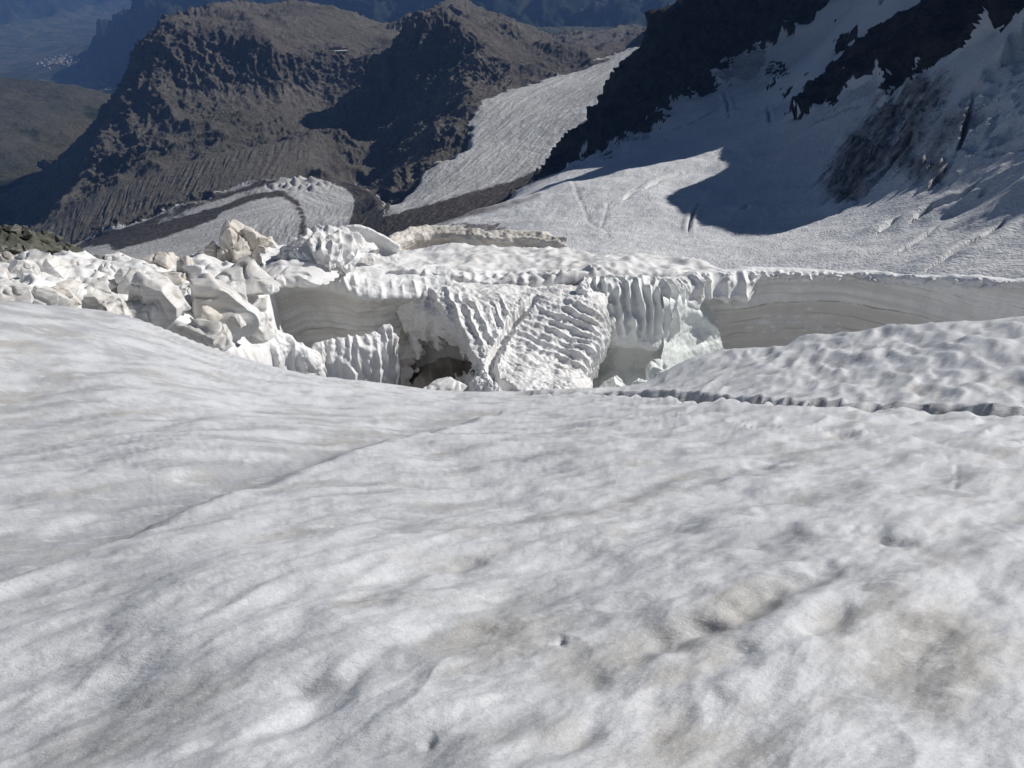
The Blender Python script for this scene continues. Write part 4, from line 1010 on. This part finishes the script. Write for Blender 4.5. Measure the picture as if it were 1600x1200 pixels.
# --- single blocks
def block(name, px, py, d, w, h, dep, rot, tilt, seed, mat, label, cuts=11, n=30, disp=0.10, fl=None, round_=7.0, cat='ice block', group=None, base=0.25):
    rng = np.random.default_rng(seed)
    g = np.linspace(-1, 1, n)
    a, b_ = np.meshgrid(g, g, indexing='ij')
    one = np.ones_like(a)
    faces_, V = [], []
    for ax in range(3):
        for s_ in (-1, 1):
            c = [None] * 3
            c[ax] = one * s_; c[(ax + 1) % 3] = a; c[(ax + 2) % 3] = b_
            off = sum(len(v) for v in V)
            V.append(np.stack(c, -1).reshape(-1, 3))
            faces_.append(grid_faces(n, n, s_ < 0) + off)
    V = np.vstack(V); Fq = np.vstack(faces_)
    # weld the cube's edges
    key = np.round(V * (n - 1) * 4).astype(int)
    _, first, inv = np.unique(key, axis=0, return_index=True, return_inverse=True)
    V = V[first]; Fq = inv.ravel()[Fq]
    V = V / (np.abs(V) ** round_).sum(1, keepdims=True) ** (1 / round_)
    for _ in range(cuts):
        nn = rng.normal(size=3); nn[2] = abs(nn[2]) * 0.8 + 0.05; nn /= np.linalg.norm(nn)
        k = rng.uniform(0.55, 0.88)
        o_ = V @ nn - k
        V = V - np.maximum(o_, 0)[:, None] * nn
    nrm = V / (np.linalg.norm(V, axis=1, keepdims=True) + 1e-9)
    V = V * np.array([w / 2, dep / 2, h / 2])
    V[:, 2] += h / 2
    s0 = (w * h * dep) ** (1 / 3)
    q_ = V / s0 + rng.uniform(0, 90, 3)
    hh = fbm(q_ * 1.6, 2, 0.5, seed=seed) * disp * 0.6 * s0 - np.clip(1 - np.abs(perlin(q_ * 2.3, seed + 5)) * 5, 0, 1) * 0.07 * s0 + (ridged(q_ * 2.2, 2, 0.5, seed=seed + 2) - 0.8) * disp * 0.2 * s0 + perlin(p3(q_[:, 0] * .4, q_[:, 1] * .4, q_[:, 2] * 9), seed) * 0.012 * s0
    if fl:
        hh = hh + flute(V[:, 0] / fl[0] + 0.3 * perlin(q_ * 2, 3), 1.0) * fl[1]
    V = V + nrm * hh[:, None]
    V[:, 2] -= base * h
    ct, st = math.cos(tilt), math.sin(tilt); cr_, sr_ = math.cos(rot), math.sin(rot)
    V = V @ np.array([[ct, 0, st], [0, 1, 0], [-st, 0, ct]]).T
    V = V @ np.array([[cr_, -sr_, 0], [sr_, cr_, 0], [0, 0, 1]]).T
    o = make_mesh(name, V, Fq, M(mat))
    o.location = tuple(pt(px, py, d))
    tag(o, label, cat, group)
    return o
blocks = [
    # px, py (foot), distance, w, h, depth, turn, tilt, material, label
    (247, 472, 21.0, 1.75, 0.95, 1.2, -0.35, 0.12, 'block_ice', 'tilted prism-shaped ice block with grey shaded front, above the striped ridge'),
    (345, 497, 21.5, 2.3, 1.7, 1.8, 0.25, -0.15, 'block_ice', 'big smooth white ice mound with scalloped left side beside dark gap'),
    (318, 528, 19.3, 1.6, 0.85, 1.3, -0.3, 0.15, 'grey_ice', 'flat-topped grey ice slab overhanging a dark slot near the slope edge'),
    (66, 474, 19.0, 0.85, 0.7, 0.9, -0.4, 0.25, 'grey_ice', 'dark-faced wedge of ice at far left above the slope edge'),
    (98, 470, 19.6, 1.0, 0.55, 0.9, 0.3, -0.1, 'tan_ice', 'cream layered ice lump right of the dark wedge at far left'),
    (212, 446, 23.5, 1.1, 0.8, 1.0, 0.5, 0.1, 'block_ice', 'rounded white block behind the tilted prism block'),
    (171, 432, 25.0, 0.8, 0.55, 0.8, -0.5, 0.3, 'grey_ice', 'small grey tilted block left of the rounded white block'),
    (256, 440, 25.5, 1.7, 0.5, 1.1, 0.1, -0.05, 'tan_ice', 'long tan slab lying below the dirty mound'),
    (255, 418, 28.5, 1.5, 0.9, 1.4, 0.3, 0.0, 'tan_ice', 'dirty cream ice mound on the far skyline left of the tower'),
    (292, 436, 26.0, 0.9, 1.2, 1.0, 0.2, 0.2, 'tan_ice', 'brownish upright block beside the tan slab'),
    (187, 412, 29.5, 1.3, 0.6, 1.2, 0.0, 0.0, 'block_ice', 'low white mound on the skyline next to the scree'),
    (62, 420, 25.0, 1.6, 0.75, 1.4, 0.2, 0.1, 'block_ice', 'pointed white ice mound at left below the boulder slope'),
    (49, 427, 23.5, 0.6, 0.5, 0.6, -0.4, 0.1, 'grey_ice', 'small grey cube of ice in front of the pointed white mound'),
    (155, 460, 22.0, 0.85, 0.45, 0.7, -0.2, 0.2, 'grey_ice', 'low grey slab left of the tilted prism block'),
    (408, 520, 22.0, 0.9, 1.7, 1.1, -0.25, 0.12, 'block_ice', 'tall white ice block right of the dark gap'),
    (332, 401, 29.5, 0.75, 0.75, 0.6, 0.4, 0.35, 'tan_ice', 'small pointed tan shard left of the serac tower'),
    (385, 440, 25.0, 2.5, 0.75, 2.0, 0.1, -0.03, 'block_ice', 'wide smooth white hump below the serac tower'),
    (300, 460, 23.5, 1.0, 0.6, 0.9, 0.6, 0.0, 'block_ice', 'rounded white lump beside the tilted prism block'),
    (20, 462, 19.0, 1.0, 0.5, 1.0, 0.2, 0.0, 'block_ice', 'low white lump at the left picture edge above the slope'),
    (365, 470, 23.0, 1.2, 0.9, 1.0, -0.5, 0.25, 'block_ice', 'white block leaning left behind the dark gap'),
    (130, 428, 26.5, 0.9, 0.55, 0.8, 0.4, 0.1, 'block_ice', 'small white block between pointed mound and grey tilted block'),
    (228, 425, 27.5, 0.7, 0.5, 0.6, -0.2, 0.2, 'grey_ice', 'small grey block left under the dirty cream mound'),
    (8, 408, 30.0, 1.0, 0.5, 0.9, 0.1, 0.1, 'tan_ice', 'cream block at the left picture edge below the boulder slope'),
]
for i, (px, py, d, w_, h_, dp, ro, ti, mt, lb) in enumerate(blocks):
    block('ice_block', px, py, d, w_, h_ * 1.12, dp, ro, ti, 300 + i, mt, lb, cat='ice block', group='broken ice blocks left of the crevasse')
# the two seracs on the skyline
tower = bpy.data.objects.new('serac_tower', None); COL.objects.link(tower)
tower.location = tuple(pt(393, 403, 29.5))
tag(tower, 'jagged dirty cream serac tower on the skyline at left', 'serac')
base_t = np.array(tower.location)
for i, (px, py, d, w_, h_, dp, ro, ti) in enumerate([(362, 400, 29.4, 0.9, 2.3, 1.0, 0.3, 0.10), (385, 402, 29.7, 1.2, 2.35, 1.2, -0.3, -0.06), (408, 403, 29.6, 1.1, 2.0, 1.1, 0.5, -0.14), (425, 404, 29.4, 0.9, 1.6, 1.0, 0.1, -0.25), (380, 406, 28.9, 0.9, 1.2, 0.8, 0.7, 0.15), (412, 407, 28.8, 1.1, 0.9, 0.8, -0.4, 0.05), (352, 406, 29.2, 0.7, 0.9, 0.7, 0.2, 0.2)]):
    sh = block('ice_shard', px, py, d, w_, h_ * 1.12, dp, ro, ti, 430 + i, 'tan_ice', '', cuts=16, n=24, disp=0.10, round_=5.0)
    for k_ in ('label', 'category'):
        del sh[k_]
    sh.location = tuple(np.array(sh.location) - base_t); sh.parent = tower
fs = [[(425, 412, 28.6), (460, 385, 29.2), (500, 372, 29.4), (540, 372, 29.4), (575, 385, 29.4), (600, 400, 29.2)],
      [(428, 400, 27.6), (455, 374, 27.6), (495, 357, 27.6), (530, 355, 27.8), (562, 367, 28.0), (588, 388, 28.2)],
      [(438, 405, 27.1), (464, 390, 26.8), (500, 378, 26.5), (530, 380, 26.5), (553, 388, 26.9), (574, 396, 27.4)],
      [(448, 413, 26.7), (474, 406, 26.3), (503, 404, 25.9), (522, 410, 25.8), (542, 408, 26.3), (560, 406, 26.9)],
      [(455, 421, 26.6), (478, 417, 26.2), (502, 419, 25.9), (520, 424, 25.8), (538, 419, 26.3), (553, 415, 26.8)],
      [(455, 432, 26.9), (478, 432, 26.8), (502, 434, 26.7), (520, 436, 26.7), (538, 432, 26.9), (553, 427, 27.2)]]
def d_fs(A, U, V, nu, nv):
    v = vn(nu, nv)
    return flute(U / 0.34 - 0.25 * V + 0.3 * perlin(p3(U / 0.6, V / 0.9), 3), 1.0, V / 1.0, 251) * 0.20 * smooth(0.18, 0.3, v) * smooth(0.92, 0.7, v) * (0.25 + 1.1 * np.abs(perlin(p3(U / 0.8, V / 1.4), 7))) + (ridged(p3(A[..., 0], A[..., 1], A[..., 2], 0.9), 3, 0.5, seed=259) - 0.9) * 0.16 - np.clip(1 - np.abs(perlin(p3(U / 1.1 + 3, V / 1.6), 11)) * 9, 0, 1) * 0.18 + fbm(p3(A[..., 0], A[..., 1], A[..., 2], 0.7), 4, 0.55, seed=253) * 0.10
tag(loft('fluted_serac', rowspt(fs), 170, 130, d_fs, 'white_ice'), 'white serac with sharp parallel flutes right of the tower', 'serac')
sc2 = [[(540, 358, 31.5), (570, 360, 31.5), (600, 370, 31.5), (628, 386, 31.5)], [(533, 353, 30.2), (565, 353, 30.2), (597, 366, 30.2), (624, 385, 30.2)], [(543, 368, 30.0), (570, 372, 30.2), (598, 381, 30.2), (622, 391, 30.1)], [(550, 385, 30.1), (573, 388, 30.3), (600, 393, 30.3), (623, 397, 30.1)], [(553, 402, 29.6), (575, 404, 29.6), (600, 404, 29.6), (624, 404, 29.7)], [(553, 430, 29.0), (575, 430, 29.0), (600, 430, 29.0), (624, 425, 29.2)]]
tag(loft('snow_crest', rowspt(sc2), 90, 80, lambda A, U, V, nu, nv: fbm(p3(A[..., 0], A[..., 1], A[..., 2], 0.8), 4, 0.55, seed=255) * 0.10, 'white_ice'), 'smooth rounded snow crest with shaded hollow right of the fluted serac', 'serac')
rng = random.Random(5)
for i in range(26):
    px = rng.uniform(-20, 440); f = rng.random()
    py = 425 + 85 * f * (0.35 + px / 600.0)
    d = 25.5 - 5 * f
    s_ = rng.uniform(0.22, 0.5)
    mt = rng.choice(['white_ice', 'white_ice', 'tan_ice', 'grey_ice'])
    block('ice_chunk', px, py, d, s_ * rng.uniform(1, 1.7), s_, s_ * rng.uniform(0.8, 1.3), rng.uniform(-1, 1), rng.uniform(-.3, .3), 500 + i, mt, 'small loose %s ice chunk among the broken blocks at left' % {'white_ice': 'white', 'tan_ice': 'tan', 'grey_ice': 'grey'}[mt], n=9, cuts=5, cat='ice chunk', group='loose %s ice chunks among the blocks' % {'white_ice': 'white', 'tan_ice': 'tan', 'grey_ice': 'grey'}[mt])

block('snow_hump', 468, 434, 25.9, 3.1, 0.75, 1.6, 0.05, 0.03, 441, 'white_ice', 'low smooth snow hump between the fluted serac and the concave wall', cuts=2, n=34, disp=0.10, round_=2.6, cat='snow hump')
# --- tan wall of a second crevasse behind the plateau
tc = [(610, 385, -15.2), (640, 372, -15.3), (680, 366, -15.4), (730, 370, -15.2), (770, 375, -15.0), (810, 375, -14.9), (850, 379, -14.7), (885, 388, -14.5)]
ridge_obj('tan_ice_wall', tc, [(3.5, -2.5), (1.5, -0.1), (0.3, 0.1), (0.0, 0.0), (-0.1, -0.3), (0.05, -0.7), (0.1, -1.2), (0.0, -2.5)], (3.0, 0.05), 'tan ice wall of a second crevasse behind the white plateau', 207, 'tan_ice')
# --- ice lumps in the hollow under the pillar
block('green_ice_lump', 1040, 592, 24.2, 1.6, 0.9, 1.2, -0.2, 0.15, 413, 'green_ice', 'cream and pale green ice lump where the crevasse narrows at right', cuts=5, n=30, disp=0.14, round_=3.0)
gf = [[(1030, 458, 27.6), (1055, 455, 28.4), (1085, 465, 29.2), (1118, 490, 29.8)], [(1036, 472, 26.7), (1060, 470, 27.4), (1085, 480, 28.1), (1118, 506, 28.7)], [(1038, 510, 26.6), (1065, 510, 27.5), (1092, 516, 28.1), (1127, 527, 28.6)], [(1035, 545, 26.0), (1065, 548, 27.0), (1097, 550, 27.7), (1132, 550, 28.3)], [(1030, 600, 25.2), (1065, 600, 26.0), (1100, 600, 27.0), (1140, 600, 27.8)]]
tag(loft('green_ice_flank', rowspt(gf), 110, 110, lambda A, U, V, nu, nv: fbm(p3(A[..., 0], A[..., 1], A[..., 2], 0.9), 4, 0.5, seed=257) * 0.10 + perlin(p3(U / 3, A[..., 2] / 0.2), 9) * 0.03, 'green_ice'), 'smooth pale green ice flank between fluted pillar and layered wall', 'ice wall')
block('fallen_ice_block', 955, 606, 23.3, 1.0, 0.7, 0.8, 0.4, 0.2, 431, 'green_ice', 'pale block fallen into the hollow at the left foot of the pillar', cuts=9, n=30, disp=0.12)
block('fallen_ice_block', 1000, 603, 23.0, 0.7, 0.45, 0.6, -0.5, -0.2, 433, 'green_ice', 'small greenish block beside the black gap under the pillar', cuts=9, n=30, disp=0.12)
block('ice_rubble', 868, 462, 26.2, 1.6, 0.55, 0.9, 0.15, 0.0, 419, 'white_ice', 'grey-sided rubble lump at the top of the trail on the plateau edge', cuts=8, n=30, disp=0.2, round_=4.0)
block('ice_rubble', 912, 462, 26.2, 0.9, 0.8, 0.8, -0.2, 0.1, 421, 'white_ice', 'crumbly white rubble heap beside the flutes of the pillar', cuts=8, n=30, disp=0.24, round_=4.0)
block('ice_ledge', 690, 610, 20.8, 1.9, 0.40, 1.1, 0.1, -0.1, 417, 'white_ice', 'low bluish ice ledge at the mouth of the brown cave', cuts=4, n=26, disp=0.08, round_=3.0)

# ================================================================ BOULDER SLOPE AT THE LEFT
def mat_scree():
    k = NT('scree')
    n1 = k.noise(1.4, 7, 0.65); n2 = k.noise(0.25, 5, 0.6)
    col = k.mix(k.ramp(n1, 0.35, 0.68), (0.07, 0.073, 0.06), (0.17, 0.167, 0.145))
    col = k.mix(k.math('MULTIPLY', k.ramp(n2, 0.45, 0.65), 0.5), col, (0.15, 0.16, 0.12))
    return k.done(col, 0.9, k.bump(k.noise(3.0, 8, 0.7), 1.0, 0.3), 0.15)
sc_c = [(-300, 335, 75), (0, 362, 78), (40, 376, 80), (80, 388, 82), (120, 402, 84), (160, 420, 85), (-300, 420, 55), (0, 420, 58), (80, 425, 60), (160, 440, 62), (-300, 380, 100), (0, 420, 105), (100, 440, 105), (200, 470, 95), (-300, 480, 45), (0, 480, 45), (160, 500, 50)]
SS = Surf(pts(sc_c), 'lin', 20.0)
X, Y, Z = polar_grid(SS, math.radians(-46), math.radians(-26), 150, 42, 112, 110, eps=0.3, back=0.3)
Z = Z + fbm(p3(X, Y, s=6.0), 4, 0.55, seed=221) * 1.2 + ridged(p3(X, Y, s=1.6), 3, 0.6, seed=223) * 0.35
o = make_mesh('scree_slope', np.stack([X, Y, Z], -1), grid_faces(*X.shape), M('scree')); o['kind'] = 'structure'


def mat_boulder():
    k = NT('boulder')
    n1 = k.noise(2.2, 7, 0.65)
    col = k.mix(k.ramp(n1, 0.35, 0.68), (0.085, 0.088, 0.074), (0.22, 0.215, 0.188))
    return k.done(col, 0.9, k.bump(k.noise(6.0, 7, 0.7), 0.9, 0.1), 0.15)
def boulder_mesh(seed):
    rng = np.random.default_rng(seed)
    n = 6
    g = np.linspace(-1, 1, n)
    a, b_ = np.meshgrid(g, g, indexing='ij'); one = np.ones_like(a)
    V, F_ = [], []
    for ax in range(3):
        for s_ in (-1, 1):
            c = [None] * 3
            c[ax] = one * s_; c[(ax + 1) % 3] = a; c[(ax + 2) % 3] = b_
            F_.append(grid_faces(n, n, s_ < 0) + len(V) * n * n); V.append(np.stack(c, -1).reshape(-1, 3))
    V = np.vstack(V); Fq = np.vstack(F_)
    _, first, inv = np.unique(np.round(V * 40).astype(int), axis=0, return_index=True, return_inverse=True)
    V = V[first]; Fq = inv.ravel()[Fq]
    V = V / np.linalg.norm(V, axis=1, keepdims=True) * 1.15
    for _ in range(13):
        nn = rng.normal(size=3); nn /= np.linalg.norm(nn)
        V = V - np.maximum(V @ nn - rng.uniform(0.5, 0.85), 0)[:, None] * nn
    V = V * rng.uniform(0.6, 1.1, 3)
    o = make_mesh('boulder', V, Fq, M('boulder'), shade=False)
    me = o.data
    bpy.data.objects.remove(o)
    return me
bmeshes = [boulder_mesh(600 + i) for i in range(6)]
SX, SY, SZ = X, Y, Z                              # the scree grid
brng = random.Random(11)
flatx, flaty = proj(np.stack([SX, SY, SZ], -1))
cand = np.argwhere((flatx > -15) & (flatx < 165) & (flaty > 355) & (flaty < 415) & (np.hypot(SX, SY) < 88))
for i in range(120):
    ia, ib = cand[brng.randrange(len(cand))]
    sz = brng.uniform(0.3, 0.95) * (0.95 if i < 20 else 0.6)
    o = bpy.data.objects.new('boulder', bmeshes[i % 6]); COL.objects.link(o)
    o.location = (SX[ia, ib] + brng.uniform(-.6, .6), SY[ia, ib] + brng.uniform(-.6, .6), SZ[ia, ib] + 0.1 * sz)
    o.rotation_euler = (brng.uniform(0, 6), brng.uniform(0, 6), brng.uniform(0, 6)); o.scale = (sz, sz, sz * 0.8)
    if i < 20:
        tag(o, 'large grey-green boulder on the scree slope at the left edge', 'boulder', 'large boulders on the scree slope')
    else:
        tag(o, 'small grey-green boulder on the scree slope at the left edge', 'boulder', 'small boulders on the scree slope')

# ================================================================ HUT ON THE RIDGE, TOWNS IN THE VALLEY
def plain(name, col, rough=0.8):
    def f():
        k = NT(name)
        return k.done(k.mix(k.ramp(k.noise(0.3, 5, 0.6), 0.3, 0.7), col, tuple(c * 0.8 for c in col)), rough)
    globals()['mat_' + name] = f
plain('hut_wall', (0.16, 0.11, 0.075)); plain('hut_white', (0.72, 0.71, 0.68)); plain('hut_roof', (0.12, 0.12, 0.125)); plain('window_glass', (0.03, 0.035, 0.045), 0.2)
plain('house_wall', (0.55, 0.53, 0.49)); plain('house_roof', (0.24, 0.20, 0.18))
def box(name, c, sz, mat, parent=None):
    v = np.array([(x, y, z) for x in (-.5, .5) for y in (-.5, .5) for z in (0, 1)], float) * np.array(sz) + np.array(c)
    return make_mesh(name, v, [(0, 1, 3, 2), (4, 6, 7, 5), (0, 4, 5, 1), (2, 3, 7, 6), (0, 2, 6, 4), (1, 5, 7, 3)], M(mat), shade=False, parent=parent)
def gable(name, c, sz, mat, parent=None):
    x, y, z = sz[0] / 2, sz[1] / 2, sz[2]
    v = np.array([(-x, -y, 0), (x, -y, 0), (x, y, 0), (-x, y, 0), (-x, 0, z), (x, 0, z)]) + np.array(c)
    f = [(0, 1, 5, 4), (2, 3, 4, 5), (0, 4, 3, 3), (1, 2, 5, 5), (0, 3, 2, 1)]
    me = bpy.data.meshes.new(name); me.from_pydata([tuple(p) for p in v], [], [f[0], f[1], (0, 4, 3), (1, 2, 5), f[4]]); me.materials.append(M(mat))
    o = bpy.data.objects.new(name, me); COL.objects.link(o); o.parent = parent
    return o
pmx, pmy = proj(PM); pmr = np.hypot(PM[..., 0], PM[..., 1])
def on_mid(px, py, lo, hi):
    d = np.hypot(pmx - px, pmy - py) + np.where((pmr > lo) & (pmr < hi), 0, 1e6)
    return PM[np.unravel_index(d.argmin(), d.shape)]
hb = on_mid(531, 79, 2700, 3150)
hut = bpy.data.objects.new('mountain_hut', None); COL.objects.link(hut)
hut.location = (hb[0], hb[1], hb[2] - 2); hut.rotation_euler = (0, 0, 0.25)
tag(hut, 'mountain hut with pale terrace on the far rock ridge', 'building')
box('terrace', (-4, -14, 0), (64, 16, 5), 'hut_white', hut)
mw = box('main_wing', (-8, 2, 0), (34, 16, 16), 'hut_wall', hut)
gable('roof', (-8, 2, 16.02), (37, 18, 6), 'hut_roof', hut)
box('side_wing', (20, 2, 0), (20, 14, 10), 'hut_wall', hut)
box('side_roof', (20, 2, 10.02), (22, 15, 1.2), 'hut_roof', hut)
for j in range(2):
    for i in range(6):
        box('window', (-21 + i * 5.2, -6.05, 4 + j * 6), (2.6, 0.3, 2.6), 'window_glass', mw)
vx, vy = [], []
vh = np.array([v.co[:] for v in make_far.data.vertices]); vpx, vpy = proj(vh); vr = np.hypot(vh[:, 0], vh[:, 1])
hw = box('house', (0, 0, 0), (1, 1, 0.6), 'house_wall'); hr = gable('roof', (0, 0, 0.6), (1.1, 1.1, 0.4), 'house_roof')
hwm, hrm = hw.data, hr.data
bpy.data.objects.remove(hw); bpy.data.objects.remove(hr)
trng = random.Random(3)
def town(cx, cy, ax, ay, n, size, lab, grp):
    m = ((vpx - cx) / (ax * 2)) ** 2 + ((vpy - cy) / (ay * 2)) ** 2 < 1
    c = vh[m & (vr > 7500)]
    if not len(c):
        print('no ground for', lab); return
    cpx, cpy = proj(c)
    for i in range(n):
        tx, ty = trng.gauss(0, 0.5) * ax, trng.gauss(0, 0.5) * ay
        k = np.argmin(np.hypot(cpx - cx - tx - ty * -1.2, cpy - cy - ty))
        p = c[k] + np.array([trng.uniform(-60, 60), trng.uniform(-60, 60), 2])
        e = bpy.data.objects.new('house', hwm); COL.objects.link(e)
        w_ = size * trng.uniform(0.7, 1.4)
        e.location = tuple(p); e.scale = (w_ * trng.uniform(1, 1.6), w_, w_); e.rotation_euler = (0, 0, trng.uniform(0, 3))
        r_ = bpy.data.objects.new('roof', hrm); COL.objects.link(r_); r_.parent = e
        tag(e, lab, 'house', grp)
town(92, 96, 26, 9, 110, 17, 'tiny pale house of the larger far town on the valley floor', 'houses of the larger far town')
town(142, 133, 16, 4, 45, 15, 'tiny pale house of the nearer small village in the valley', 'houses of the nearer village')
town(178, 143, 14, 2.5, 25, 15, 'tiny pale house of the hamlet beside the rock massif', 'houses of the hamlet beside the massif')
# ================================================================ THE AIR
def mat_haze():
    m = bpy.data.materials.new('haze'); m.use_nodes = True
    nt = m.node_tree; nt.nodes.clear()
    out = nt.nodes.new('ShaderNodeOutputMaterial'); v = nt.nodes.new('ShaderNodeVolumePrincipled')
    v.inputs['Color'].default_value = (0.20, 0.38, 0.82, 1)
    v.inputs['Density'].default_value = 4.0e-5
    v.inputs['Anisotropy'].default_value = 0.0
    nt.links.new(v.outputs[0], out.inputs['Volume'])
    return m
x0, x1, y0, y1, z0, z1 = -16000, 11000, -250, 22500, -1760, 430
hv = np.array([(x, y, z) for x in (x0, x1) for y in (y0, y1) for z in (z0, z1)], float)
hz = make_mesh('haze', hv, [(0, 1, 3, 2), (4, 6, 7, 5), (0, 4, 5, 1), (2, 3, 7, 6), (0, 2, 6, 4), (1, 5, 7, 3)], M('haze'), shade=False)
hz['kind'] = 'stuff'
